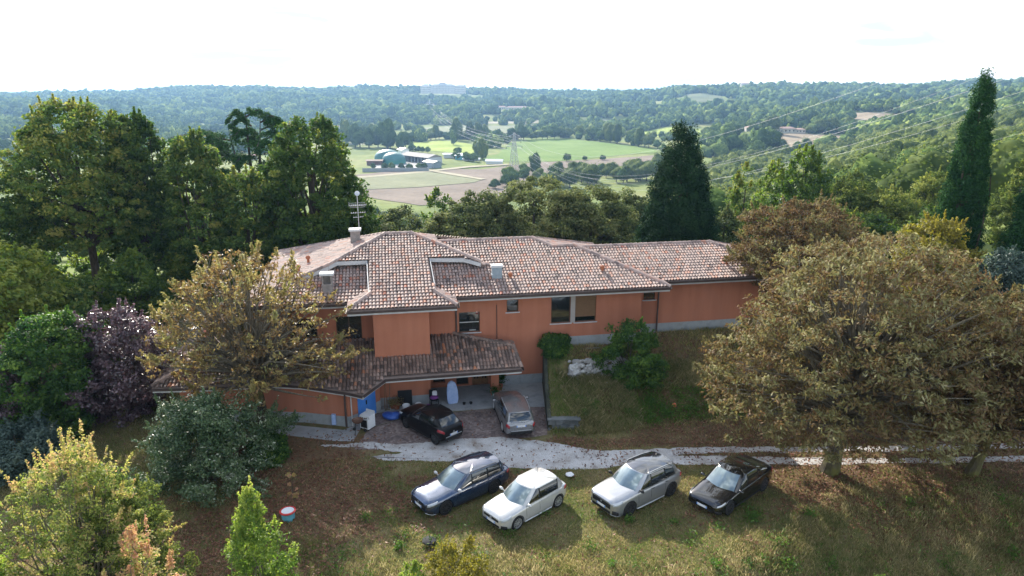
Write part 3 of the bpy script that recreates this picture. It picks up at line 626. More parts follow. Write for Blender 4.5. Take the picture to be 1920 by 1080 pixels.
slabline(vb, [(-13.4,1.82),(-11.0,2.63),(-10.5,3.1)], lambda a,b: zW(a,b)-.0, lambda a,b: zW(a,b)-.24, -.05)
vb.build('verge_board', M['lightmetal'], tallroof)
uw = MB()
slabline(uw, [(-8.25,-.4),(-8.35,3.5),(-10.9,3.5),(-13.2,2.1)], lambda a,b: zT(a,b)-.14 if a > -11 else zW(a,b)-.14, lambda a,b: zM(a,b)-.1, .08)
uw.build('notch_wall', M['soffit'], tallroof); uw = MB()
slabline(uw, [(-5.05,-.4),(-5.05,3.5),(-2.6,3.25),(-1.3,2.75)], lambda a,b: min(zT(a,b), zE(a,b))-.14, lambda a,b: zM(a,b)-.1, .08)
uw.build('notch_wall', M['soffit'], tallroof)

# ---- walls
def wallpanel(mb, a0, a1, z0, z1, b0, b1, openings):
    ax = sorted({a0, a1} | {v for o in openings for v in o[:2]}); zx = sorted({z0, z1} | {v for o in openings for v in o[2:4]})
    for i in range(len(ax) - 1):
        run = None
        for j in range(len(zx) - 1):
            c = ((ax[i] + ax[i+1]) / 2, (zx[j] + zx[j+1]) / 2); hole = any(o[0] < c[0] < o[1] and o[2] < c[1] < o[3] for o in openings)
            if not hole:
                run = (run[0], zx[j+1]) if run else (zx[j], zx[j+1])
            if (hole or j == len(zx) - 2) and run:
                mb.box(ax[i], ax[i+1], b0, b1, run[0], run[1]); run = None
OP = dict(rec=(-10.6,-9.1,3.66,5.15), w1=(-3.25,-1.95,3.69,5.01), w2=(-.26,.48,4.87,5.66), w3=(2.57,3.82,3.95,5.7), w4=(4.12,5.5,3.95,5.69),
          pa=(-4.95,-4.2,.45,2.25), pb=(-3.5,-2.72,.2,2.3), door=(-2.5,-1.45,.13,2.25), recl=(-13.2,-11.7,3.9,5.1))
wm = MB(); wallpanel(wm, -15.0, 8.5, -.6, 6.3, .4, .7, list(OP.values()))
wm.box(-15.0, -14.7, .7, 11, -.6, 6.3); wm.box(8.2, 8.5, .7, 9.0, -.6, 6.3); wm.box(-14.7, 8.2, 10.7, 11, -.6, 6.2)
wm.build('wall', M['wall'], house)
MB().box(-8.35, -5.15, -1.44, .397, 2.7, 6.12).build('oriel', M['wall'], house)
MB().box(-8.2, -5.2, -1.435, .396, -.2, 2.7).build('wall', M['wall'], house)
rw = MB(); wallpanel(rw, 8.503, 19.0, 1.5, 6.3, 1.6, 1.9, [(9.1, 9.91, 4.8, 5.3)]); rw.box(18.7, 19.0, 1.9, 9, 1.5, 6.3); rw.box(8.6, 18.7, 8.7, 9, 1.5, 6.2)
rw.build('wall', M['wall'], house)
GP = [(-19.2,-1.5),(-14.2,-2.3),(-12.4,-2.75),(-9.9,-3.75),(-9.42,-3.42),(-8.45,-2.15),(-8.19,-1.9),(-8.19,.396),(-15,.396),(-15,6),(-19.2,6)]
MB().prism(GP, -.6, lambda p: min(zP(*p), 3.6) - .15).build('garage_wall', M['wall'], house)
MB().box(-1.53, -1.05, -1.35, -.9, .12, 2.95).build('column', M['wall'], house, bevel=.015)
MB().box(-5.19, -.9, -2.75, -2.55, 2.3, 2.48).box(-1.4, -1.2, -2.56, -1.36, 2.3, 2.48).build('beam', M['soffit'], house)
# grey plinth, set 3 cm proud
def plin(p, q, z0, z1, th=.03):
    pl = MB()
    p = Vector((*p, 0)); q = Vector((*q, 0)); d = (q - p).normalized(); n = Vector((d.y, -d.x, 0))
    lo = [p + n * th, q + n * th, q - n * .02, p - n * .02]; pl.hull([v + Vector((0, 0, z0)) for v in lo], [v + Vector((0, 0, z1)) for v in lo]).build('plinth', M['plinth'], house)
plin((-1.0,.4),(2.4,.4),-.2,.62); plin((2.4,.4),(8.5,.4),-.2,3.02); plin((8.5,1.6),(19.0,1.6),1.5,3.12)
plin((-8.19,-1.435),(-5.2,-1.435),-.2,.55); plin((-5.2,-1.42),(-5.2,.36),-.2,.55)
for i in range(6):
    if i == 4: continue
    plin(GP[i], GP[i+1], -.4, .62)
# windows
def window(o, b, depth=.16, kind='glass', frame=None, sill=True, mull=0, shut=0, label=None):
    a0, a1, z0, z1 = o; y = b + depth
    f = MB(); t = .055; f.box(a0, a0+t, y, y+.07, z0, z1).box(a1-t, a1, y, y+.07, z0, z1).box(a0+t, a1-t, y, y+.07, z1-t, z1).box(a0+t, a1-t, y, y+.07, z0, z0+t)
    for k in range(mull):
        c = a0 + (a1 - a0) * (k + 1) / (mull + 1); f.box(c-.03, c+.03, y-.005, y+.065, z0+t, z1-t)
    wo = f.build('window', frame or M['darkwood'], house)
    if label: tag(wo, label)
    MB().box(a0+t, a1-t, y+.025, y+.04, z0+t, z1-t).build('pane', M['winglass'], wo)
    MB().box(a0-.1, a1+.1, b+.5, b+.56, z0-.1, z1+.1).build('interior', M['dark'], wo)
    if sill: MB().box(a0-.08, a1+.08, b-.07, b+depth, z0-.06, z0-.003).build('sill', M['lightmetal'], wo)
    if shut:
        s = MB(); zb = z1 - (z1 - z0) * shut; zc = zb
        while zc < z1 - .03: s.box(a0+.02, a1-.02, y-.05, y-.02, zc, min(zc+.042, z1)); zc += .05
        s.box(a0+.02, a1-.02, y-.055, y-.015, zb-.04, zb-.004); s.build('roller_shutter', M['shutter'] if kind == 'brown' else M['darkwood'], wo)
    return wo
window(OP['rec'], .4, .1, shut=0, mull=1, label='dark window in the recess left of the oriel')
window(OP['recl'], .4, .1, mull=1)
w1 = window(OP['w1'], .4, .12, mull=0, label='dark window right of the oriel')
MB().box(-3.2,-2.0,.5,.53,4.30,4.345).box(-2.6,-2.2,.47,.5,3.78,3.83).build('rail', M['steel'], w1)
window(OP['w2'], .4, .12); window(OP['w3'], .4, .1, label='open dark window'); window(OP['w4'], .4, .1, kind='brown', shut=.78, label='window with brown roller shutter lowered')
window((9.1, 9.91, 4.8, 5.3), 1.6, .1)
window(OP['pa'], .4, .12, sill=False); window(OP['pb'], .4, .12, sill=False)
MB().box(3.82, 4.12, .36, .398, 3.95, 5.7).build('window_post', M['soffit'], house)
dr = MB(); a0, a1 = -2.5, -1.45
for c0, c1 in ((a0+.02, (a0+a1)/2-.01), ((a0+a1)/2+.01, a1-.02)):
    dr.box(c0, c0+.1, .5, .56, .14, 2.23).box(c1-.1, c1, .5, .56, .14, 2.23).box(c0+.1, c1-.1, .5, .56, .14, .5).box(c0+.1, c1-.1, .5, .56, 2.1, 2.23).box(c0+.1, c1-.1, .5, .56, 1.2, 1.32)
    for k in (1, 2): x = c0+.1+(c1-c0-.2)*k/3; dr.box(x-.02, x+.02, .505, .555, .5, 2.1)
door = dr.build('door', M['wood'], house); MB().box(a0+.1, a1-.1, .52, .53, .45, 2.15).build('pane', M['winglass'], door)
MB().box(-1.99,-1.96,.44,.5,1.0,1.2).build('handle', M['steel'], door)
# blue garage door on the wall between the corner and the recess
def onwall(p, q, s0, s1, z0, z1, out, th, name, mat, parent=None, m=None):
    p = Vector((*p, 0)); q = Vector((*q, 0)); d = (q - p).normalized(); n = Vector((d.y, -d.x, 0)); mb = m or MB()
    c = [p + d * s0 + n * out, p + d * s1 + n * out, p + d * s1 + n * (out - th), p + d * s0 + n * (out - th)]
    mb.hull([v + Vector((0, 0, z0)) for v in c], [v + Vector((0, 0, z1)) for v in c])
    return mb.build(name, mat, parent or house) if m is None else mb
gd = MB(); g0, g1 = GP[4], GP[5]; Lg = math.hypot(g1[0]-g0[0], g1[1]-g0[1])
for s0, s1 in ((.04, Lg/2-.01), (Lg/2+.01, Lg-.04)): onwall(g0, g1, s0, s1, .02, 1.95, .045, .05, '', None, m=gd)
gdo = gd.build('garage_door', M['blue'], house); tag(gdo, 'blue double-leaf garage door')
onwall(g0, g1, Lg/2-.12, Lg/2-.06, .9, 1.15, .085, .03, 'handle', M['black'], gdo)
# chimneys, vents, pipes
def chimney(a, b, zb, zt, wx, wy, capw, mat, label, open_=False, name='chimney', parent=None):
    c = MB()
    if open_: c.box(a-wx/2, a-wx/2+.09, b-wy/2, b+wy/2, zb, zt).box(a+wx/2-.09, a+wx/2, b-wy/2, b+wy/2, zb, zt).box(a-wx/2+.09, a+wx/2-.09, b+wy/2-.1, b+wy/2, zb, zt).box(a-wx/2+.09, a+wx/2-.09, b-wy/2, b-wy/2+.08, zb, zt-(zt-zb)*.4)
    else: c.box(a-wx/2, a+wx/2, b-wy/2, b+wy/2, zb, zt).box(a-wx/2-.025, a+wx/2+.025, b-wy/2-.025, b+wy/2+.025, zb+(zt-zb)*.5, zb+(zt-zb)*.5+.06)
    o = c.build(name, mat, parent); tag(o, label)
    MB().box(a-wx/2-capw, a+wx/2+capw, b-wy/2-capw, b+wy/2+capw, zt+.002, zt+.14).build('chimney_cap', M['dirtywhite'], o, bevel=.01); return o
ch = chimney(-9.5, 7.0, 7.6, 9.05, .62, .5, .09, M['brick'], 'grey brick chimney carrying the aerial mast', parent=tallroof)
chimney(-10.95, .85, 6.35, 7.65, .58, .45, .11, M['brick'], 'open chimney with white cap on the left notch roof', True, parent=mainroof)
chimney(-.72, 1.4, 6.5, 7.55, .62, .42, .05, M['zinc'], 'grey metal-clad chimney on the middle roof', parent=mainroof)
chimney(-18.6, 1.2, 3.2, 4.6, .5, .45, .1, M['brick'], 'white-capped chimney behind the brown tree on the low left roof', parent=porchroof)
for nm, (a, b, z, h), par in (('v', (.12,1.25,6.7,.42), mainroof), ('v', (6.2,1.6,6.8,.42), mainroof), ('v', (15.2,2.4,6.65,.4), eastroof), ('v', (-12.5,5.4,7.25,.5), tallroof), ('v', (-12.9,3.6,7.1,.5), tallroof)):
    o = MB().lathe([(.09, z-.1), (.08, z+h*.7)], 8, Matrix.Translation((a, b, 0))).lathe([(.14, z+h*.7+.002), (.15, z+h), (.06, z+h+.08)], 8, Matrix.Translation((a, b, 0))).build('vent_pipe', M['terracotta'], par, smooth=True)
an = MB(); ax_, ay_ = -9.22, 7.0; an.tube([(ax_, ay_, 9.15), (ax_, ay_, 11.55)], .025, 6)
for z, n, ln, hw in ((10.75, 9, 1.1, .30), (10.25, 7, .9, .28), (9.95, 5, .6, .2)):
    an.tube([(ax_-ln*.5, ay_-.1, z), (ax_+ln*.5, ay_+.15, z)], .014, 5)
    for k in range(n):
        s = (k/(n-1)-.5)*ln; an.tube([(ax_+s, ay_-hw+s*.2, z+.02), (ax_+s, ay_+hw+s*.2, z+.02)], .009, 4)
an.tube([(ax_-.55, ay_-.15, 10.75), (ax_-.55, ay_-.15, 11.0)], .012, 4)
for k in range(4): an.tube([(ax_-.5, ay_-.1-.03*k, 10.62+.1*k), (ax_+.5, ay_-.1-.03*k, 10.66+.1*k)], .009, 4)
an.lathe([(.02, 0), (.16, .04), (.17, .06), (.02, .02)], 12, Matrix.Translation((ax_+.02, ay_-.1, 11.55)) @ Matrix.Rotation(R(70), 4, 'X')).build('aerial', M['steel'], ch)
for pts in ([(-3.45,-.35,6.05),(-3.42,.32,5.6),(-3.42,.32,3.7)], [(10.15,1.0,6.05),(10.1,1.5,5.7),(10.1,1.5,2.6)], [(-10.02,-4.0,2.05),(-10.05,-3.8,1.8),(-10.05,-3.8,.05)], [(-.9,.35,5.4),(-.9,.35,2.9)]):
    MB().tube(pts, .055 if pts[0][0] != -.9 else .02, 8).build('downpipe', M['brownmetal'], house, smooth=True)
MB().tube([(-9.72,-4.0,2.0),(-9.72,-3.74,1.8),(-9.72,-3.74,.03)], .035, 8).build('downpipe', M['lightmetal'], house, smooth=True)
tag(MB().box(-10.85,-10.62,-3.62,-3.4,.12,.72).build('meter_box', M['paleblue'], house, bevel=.01), 'small pale blue meter box on the garage wall')
# basement light well at the foot of the right-hand plinth
MB().box(4.3,5.7,-.15,.36,1.9,2.35).build('light_well', M['concrete'], house, bevel=.02); MB().box(4.42,5.58,-.08,.30,2.352,2.375).build('grate', M['rust'], house)

# ---- walls in the garden
def inhouse(o): o.matrix_world = Matrix.Translation(l2w(0, 0, 0)) @ Matrix.Rotation(HA, 4, 'Z'); return o
tag(MB().prism([(1.96,y) for y in (40.9,40,39,38,37,36,35,34.32)] + [(2.18,y) for y in (34.32,35,36,37,38,39,40,40.9)], -.2, lambda p: .0 + Hs(2.6, max(p[1], 34.6))).build('retaining_wall', M['earthwall']), 'dark retaining wall holding the terrace beside the silver estate car', 'wall')
pb = MB(); rr = random.Random(3)
for j in range(3):
    for i in range(4): x = 2.0 + i * .42 + (.2 if j % 2 else 0); pb.box(x, min(x+.4, 3.75), 34.1+rr.uniform(-.02,.02), 34.45, -.1+j*.23, .115+j*.23)
pb.box(1.95, 3.78, 34.06, 34.5, .60, .70)
tag((pb.build('planter_wall', M['block'], bevel=.015)), 'low grey block wall at the front end of the terrace', 'wall')
rs = MB(); rr = random.Random(8)
for i in range(230):
    t = rr.random(); a = 3.3 + t * 3.7; k = rr.random(); r = rr.uniform(.11, .21)
    rs.blob((a, -2.0 + k * .42 + rr.uniform(-.06,.06), 1.15 + k * 1.0), (r, r*.8, r*.72), 2, i, .1)
tag(inhouse(rs.build('rubble_wall', M['stone'])), 'rough white rubble stone wall below the basement light well', 'wall')
# ================================================================== trees and shrubs
def unit(v): return v / (np.linalg.norm(v, axis=-1, keepdims=True) + 1e-9)
def leaf_quads(rs, C, N, ln, wd, spread=.35, droop=0.0, tile=0):
    """folded diamond leaves at centres C facing roughly N"""
    n = len(C); N = unit(N + rs.normal(0, spread, (n, 3))); T = rs.normal(0, 1, (n, 3)); T[:, 2] -= droop
    T = unit(T - (T * N).sum(1, keepdims=True) * N); B = np.cross(N, T)
    l = (ln * rs.uniform(.7, 1.3, n))[:, None]; w_ = (wd * rs.uniform(.7, 1.3, n))[:, None]
    V = np.stack([C - T * l * .5, C + B * w_ * .5 - N * w_ * .12, C + T * l * .5, C - B * w_ * .5 - N * w_ * .12], 1)
    return V.reshape(-1, 3)
def dirnoise(rs, k=7, amp=.3):
    D = unit(rs.normal(0, 1, (k, 3))); A_ = rs.uniform(-amp, amp, k); F_ = rs.uniform(1.5, 3.5, k); ph = rs.uniform(0, 6, k)
    def f(U): return 1 + (np.sin((U @ D.T) * F_ * 2 + ph) * A_).sum(1) / math.sqrt(k)
    return f
def crown_points(rs, n, h0, h1, rad, prof, shell=.55, noise_amp=.35, ecc=(1, 1)):
    """clump centres through a crown volume; prof gives relative radius for t=0 (crown base) to 1 (tip)"""
    t = rs.uniform(0, 1, n * 3); pr = prof(t); keep = rs.uniform(0, 1, n * 3) < (pr / pr.max()) ** 1.3 + .03; t = t[keep][:n]; pr = pr[keep][:n]
    th = rs.uniform(0, 6.2832, len(t)); q = rs.uniform(shell ** 2, 1, len(t)) ** .5
    f = dirnoise(rs, 9, noise_amp); U = np.stack([np.cos(th), np.sin(th), (t - .5) * 2], 1); k = f(U)
    return np.stack([np.cos(th) * q * pr * rad * k * ecc[0], np.sin(th) * q * pr * rad * k * ecc[1], h0 + (h1 - h0) * t], 1)
P_round = lambda t: np.sqrt(np.clip(1 - (2 * t - .9) ** 2 / 1.25, 0.0, 1))
P_dome = lambda t: np.sqrt(np.clip(1 - t ** 2.2, 0.01, 1)) * (.72 + .28 * np.minimum(t * 4, 1))
P_egg = lambda t: np.sqrt(np.clip(1 - (2 * t - .8) ** 2 / 1.52, .03, 1))
P_cone = lambda t: np.clip((1 - t) ** .66, .03, 1) * np.clip(.55 + t * 4, 0, 1)
P_column = lambda t: np.clip(1 - t, .0, 1) ** .55 * np.clip(.62 + t * 1.6, 0, 1) * .98 + .02
def branches(rs, mb, C, h_fork, trunk_r, rad, h1, n, lean=(0, 0), k0=.45, seg=4, thin=1.0):
    """limbs from the trunk to n of the clump centres"""
    sel = rs.choice(len(C), min(n, len(C)), replace=False)
    for i in sel:
        c = C[i]; r = math.hypot(c[0], c[1]); zb = h_fork + (c[2] - h_fork) * rs.uniform(.0, .45) if c[2] > h_fork else h_fork * rs.uniform(.75, 1)
        zb = min(zb, h1 * .8); f = (zb / h1); p0 = np.array([lean[0] * f, lean[1] * f, zb]); L_ = np.linalg.norm(c - p0)
        r0 = trunk_r * k0 * (1 - .6 * zb / h1) * min(1, .35 + L_ / rad * .5) * thin; pts = []; rr_ = []
        bend = rs.normal(0, .07 * L_, 3); bend[2] = abs(bend[2]) * 1.2
        for s in range(seg + 1):
            q = s / seg; pts.append(p0 + (c - p0) * q + bend * math.sin(q * math.pi)); rr_.append(max(r0 * (1 - q) ** .8, .012 * thin))
        mb.tube(pts, rr_, 5, False)
def trunk(rs, mb, h, r, lean=(0, 0), fork=None, n=9, ivy=False):
    pts = []; rd = []
    for s in range(9):
        q = s / 8; pts.append((lean[0] * q + rs.normal(0, .03 * r * 3) * (s > 0), lean[1] * q + rs.normal(0, .03 * r * 3) * (s > 0), -.3 + (h + .3) * q)); rd.append(r * ((1 - q) ** .75 * .9 + .1) * (1.35 if s == 0 else 1))
    mb.tube(pts, rd, n, True)
def tree(name, loc, h, rad, mat, label=None, cat='tree', group=None, seed=1, h0=.25, prof=P_round, clumps=260, per=90, cr=.75, leaf=(.29, .18), trunk_r=.28,
         barkm=None, shell=.55, namp=.35, nbr=46, flat=.55, spread=.5, lean=(0, 0), ecc=(1, 1), up=.6, fork=None, droop=0.0, trunks=1, rz=0.0, extra=None, thin=1.0, out=True, vb=0.0, shed=None, twigs=False):
    rs = np.random.RandomState(seed); C = crown_points(rs, clumps, h * h0, h - cr * .6, rad - cr * .5, prof, shell, namp, ecc)
    C[:, 0] += lean[0] * C[:, 2] / h; C[:, 1] += lean[1] * C[:, 2] / h
    if shed is not None: C = C[[shed(c) for c in C]]
    n = len(C) * per; ci = np.repeat(np.arange(len(C)), per); crs = cr * rs.uniform(.6, 1.35, len(C))
    d = unit(rs.normal(0, 1, (n, 3))); q = rs.uniform(.25, 1, n) ** .6; d2 = d * q[:, None]; d2[:, 2] *= flat
    P_ = C[ci] + d2 * crs[ci][:, None]
    N = unit(d * .8 + np.array([0, 0, up]) + .25 * unit(C[ci] - np.array([0, 0, h * .5])))
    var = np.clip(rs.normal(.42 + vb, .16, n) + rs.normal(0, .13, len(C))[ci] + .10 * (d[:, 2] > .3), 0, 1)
    if extra is not None:
        E_, Ev = extra(rs, C); P_ = np.concatenate([P_, E_]); N = np.concatenate([N, unit(rs.normal(0, 1, E_.shape) + [0, 0, .5])]); var = np.concatenate([var, Ev]); n = len(P_)
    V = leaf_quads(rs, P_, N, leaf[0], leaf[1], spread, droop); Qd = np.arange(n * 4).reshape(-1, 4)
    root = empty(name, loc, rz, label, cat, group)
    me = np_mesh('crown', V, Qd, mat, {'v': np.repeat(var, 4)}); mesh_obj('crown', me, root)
    mb = MB()
    if trunks == 1: trunk(rs, mb, h * .82, trunk_r, lean)
    else:
        for k in range(trunks):
            a = 6.28 * k / trunks + rs.uniform(0, 1); trunk(rs, mb, h * rs.uniform(.5, .8), trunk_r, (math.cos(a) * rad * .4, math.sin(a) * rad * .4))
    mb2 = MB() if twigs else mb
    branches(rs, mb2, C, fork if fork is not None else h * h0 * .9, trunk_r, rad, h, nbr, lean, thin=thin)
    if twigs: mb2.build('branches', M['twig'], root, smooth=True)
    mb.build('trunk', barkm or M['bark'], root, smooth=True)
    return root
def copy_thing(o, loc, rz, sc=1.0, label=None):
    c = o.copy(); COL.objects.link(c); c.location = loc; c.rotation_euler = (0, 0, rz); c.scale = (sc, sc, sc * random.uniform(.9, 1.1))
    if label: c['label'] = label
    for ch in o.children: d = ch.copy(); COL.objects.link(d); d.parent = c
    return c
def gp(px, Y): # foot of a tree whose trunk stands at distance Y below a spot of the photograph
    x = (px - 960) / F * (Y * math.cos(PITCH) + CAM_H * math.sin(PITCH)); return (x, Y, Hs(x, Y))
def top_h(py, Y, foot):
    return CAM_H + ray(960, py).z / ray(960, py).y * Y - foot[2]

def shoots(n, ln, dens=26, v0=.75):
    """young shoots standing out of the crown's outline"""
    def f(rs, C):
        c0 = C.mean(0); P_ = []; r_ = np.linalg.norm(C - c0, axis=1); sel = rs.choice(len(C), n, p=r_ ** 3 / (r_ ** 3).sum())
        for i in sel:
            d = unit(C[i] - c0) * .8 + [0, 0, rs.uniform(.3, 1.2)] + rs.normal(0, .25, 3); d = d / np.linalg.norm(d); L_ = ln * rs.uniform(.5, 1.4); q = rs.uniform(0, 1, dens)
            P_.append(C[i] + d * (q * L_)[:, None] + rs.normal(0, .06 * ln + .02, (dens, 3)) * (1.1 - q)[:, None])
        return np.concatenate(P_), np.clip(rs.normal(v0, .12, n * dens), 0, 1)
    return f
def T_(name, px, Y, pytop, rad, mat, label, **k):
    if 'extra' not in k: k['extra'] = shoots(int(60 + rad * 24), min(.75, rad * .22), 40 if rad > 2 else 30)
    f = gp(px, Y); return tree(name, f, top_h(pytop, Y, f), rad, mat, label, **k)

random.seed(4)
# row of lindens left behind the villa
lg = 'tall dark trees behind the left end of the villa'
T_('linden_tree', 190, 58, 178, 5.2, M['lime'], 'tallest rounded tree at far left, bare forked trunk showing below its crown', group=lg, seed=11, h0=.33, prof=P_egg, clumps=470, per=100, cr=.8, trunk_r=.42, nbr=60, namp=.25, vb=.08)
T_('linden_tree', 292, 61, 206, 3.5, M['lime'], 'narrower dark tree standing right beside the tallest left-hand tree', group=lg, seed=12, h0=.2, prof=P_egg, clumps=380, per=100, cr=.75, trunk_r=.34, namp=.2)
T_('linden_tree', 395, 60, 246, 3.4, M['lime'], 'shorter dark tree in front of the layered cedar', group=lg, seed=13, h0=.08, prof=P_egg, clumps=380, per=100, cr=.75, trunk_r=.3, namp=.2, vb=.04)
T_('linden_tree', 600, 62, 213, 5.2, M['lime'], 'broad dark tree directly behind the chimney and aerial', group=lg, seed=14, h0=.05, prof=P_egg, clumps=700, per=100, cr=.8, trunk_r=.45, namp=.22)
T_('linden_tree', 478, 60, 312, 3.6, M['lime'], 'low dark tree filling the gap left of the broad tree', group=lg, seed=15, h0=.05, prof=P_round, clumps=260, per=105, cr=.8, trunk_r=.3)
T_('linden_tree', 8, 54, 318, 4.6, M['lime'], 'green tree cut by the left photo edge below the hills', group=lg, seed=16, h0=.15, prof=P_round, clumps=300, per=100, cr=.8, vb=.12)
T_('maple_tree', 20, 44, 452, 4.2, M['green'], 'yellow-green tree at the left edge lit from behind', seed=17, h0=.1, prof=P_round, clumps=260, per=105, cr=.75, vb=.3)
T_('hazel_tree', 118, 47, 515, 3.4, M['lime'], 'dark low tree under the tallest left-hand tree', seed=18, h0=.05, prof=P_round, clumps=200, per=100, cr=.75, vb=.12)
for i, (px, Y, top, r_, lb) in enumerate([(262, 52, 470, 2.6, 'light green bush between the trunks left of the brown tree'), (345, 66, 440, 2.8, 'light green bush glowing behind the trunks of the left tree row'), (60, 66, 430, 3.2, 'pale green bush behind the left edge trees'), (185, 64, 470, 3.0, 'sunlit bush at the foot of the tallest left-hand tree')]):
    T_('bush', px, Y, top, r_, M['green'], lb, cat='bush', seed=30 + i, h0=.02, prof=P_round, clumps=110, per=90, cr=.7, trunk_r=.1, nbr=14)
# cedar with flat layers
def cedar(px, Y, pytop, label):
    rs = np.random.RandomState(77); f = gp(px, Y); h = top_h(pytop, Y, f); root = empty('cedar_tree', f, 0, label, 'tree'); P_ = []; mb = MB()
    for (dx, hh) in ((0, .97), (-2.2, .86), (1.7, .93)): mb.tube([(0, 0, -.3), (dx * .3, 0, h * .4), (dx, 0, h * hh)], [.5, .3, .04], 7)
    # (side offset, height share, reach, direction): broad drooping plates, wider to the left
    plates = [(-2.2, .84, 7.0, 3.3), (-2.2, .80, 6.0, 3.7), (-2.0, .86, 3.2, .3), (-2.2, .74, 6.5, 2.9), (0, .97, 2.2, .2), (0, .955, 2.4, 3.2), (1.7, .94, 2.6, -.2), (1.7, .90, 3.4, .3), (.6, .92, 2.6, 3.4), (1.7, .84, 4.4, -.3), (0, .80, 3.5, 1.6), (1.7, .76, 5.0, .2), (0, .70, 5.5, 3.1), (.5, .66, 5.5, 0), (-1, .62, 6, 3.5), (1, .60, 6, -.4), (0, .72, 4, 4.7), (0, .86, 3, 4.6), (-2.2, .78, 4, 4.4), (1.7, .80, 4, 4.9), (0, .55, 6, 2.9), (0, .52, 6, .2)]
    for dx, z, L_, a in plates:
        z = h * z; m = int(560 * L_); q = rs.uniform(.05, 1.0, m) ** .8; w_ = rs.normal(0, 1, m) * (.17 * L_ + .25) * (1.15 - q * .8); mb.tube([(dx, 0, z - .6), (dx + math.cos(a) * L_ * .6, math.sin(a) * L_ * .6, z + .25), (dx + math.cos(a) * L_, math.sin(a) * L_, z - .25)], [.12, .07, .02], 5, False)
        lump = .22 * np.sin(q * 9 + a * 3) + .15 * np.sin(w_ * 3 + a)
        P_.append(np.stack([dx + math.cos(a) * L_ * q - math.sin(a) * w_, math.sin(a) * L_ * q + math.cos(a) * w_, z + .25 * np.sin(q * 3) - .75 * q ** 3 - .35 * (w_ / (.2 * L_ + .3)) ** 2 * .5 + lump + rs.normal(0, .13, m)], 1))
    P_ = np.concatenate(P_); n = len(P_); V = leaf_quads(rs, P_, np.tile([0, 0, 1.], (n, 1)), .32, .12, .5)
    mesh_obj('crown', np_mesh('crown', V, np.arange(n * 4).reshape(-1, 4), M['cypress'], {'v': np.repeat(np.clip(rs.normal(.55, .2, n), 0, 1), 4)}), root); mb.build('trunk', M['bark'], root, smooth=True)
cedar(485, 84, 200, 'layered cedar with flat spreading boughs behind the left tree row')
# oaks behind the villa
og = 'oaks on the slope behind the villa'
for i, (px, Y, top, r_, lb, vb) in enumerate([(1000, 72, 328, 6.2, 'big grey-green domed oak behind the middle of the villa roof', 0), (900, 70, 352, 4.8, 'oak on the left flank of the domed oak', .05), (1105, 72, 345, 5.2, 'oak on the right flank of the domed oak', -.02), (1170, 80, 352, 4.6, 'oak half hidden behind the dark conifer', .03),
        (835, 66, 398, 3.6, 'sparse yellowish oak above the roof valley', .16), (752, 70, 382, 3.3, 'olive tree right of the broad dark tree', .12), (700, 66, 400, 2.8, 'small olive tree behind the tallest roof', .08)]):
    T_('oak_tree', px, Y, top - 4, r_ * 1.25, M['oak'], lb, group=og, vb=vb + .10, seed=50 + i, h0=.0, prof=P_dome, clumps=int(46 * r_ ** 1.5), per=100, extra=shoots(60, .3, 20), cr=.85, leaf=(.28, .18), trunk_r=.35, nbr=24, namp=.22)
T_('bush', 820, 100, 352, 3.2, M['green'], 'round green bush at the foot of the slope seen above the roof', cat='bush', seed=61, h0=.02, clumps=120, per=80, cr=.8, trunk_r=.1, nbr=10)
# dark conifer, columnar cypress, conifer at the right edge
def conifer(name, px, Y, pytop, rad, mat, label, seed, prof, n=300, per=150, cr=.6, leaf=(.26, .09), h0=.03, noise_=.22, group=None):
    f = gp(px, Y); h = top_h(pytop, Y, f)
    return tree(name, f, h, rad, mat, label, seed=seed, h0=h0, prof=prof, clumps=n, per=per, cr=cr, leaf=leaf, trunk_r=.3, shell=.72, namp=noise_, nbr=16, flat=1.15, spread=.55, up=.35, group=group, extra=None)
conifer('conifer_tree', 1262, 61, 222, 4.7, M['conifer'], 'dark conical conifer rising behind the right part of the roof', 71, P_cone, 760, 150, .65, noise_=.12)
conifer('cypress_tree', 1768, 55, 130, 2.1, M['cypress'], 'tall narrow cypress at right reaching above the skyline', 72, P_column, 560, 170, .5, (.2, .07), .0, .10)
conifer('conifer_tree', 1925, 51, 178, 3.0, M['cypress'], 'dark green conifer cut by the right photo edge', 73, P_cone, 420, 150, .7)
T_('cypress_shrub', 1852, 47, 462, 2.1, M['bluegreen'], 'blue-green bushy tree at the foot of the narrow cypress', seed=74, h0=.02, clumps=130, per=95, cr=.6, leaf=(.2, .1))
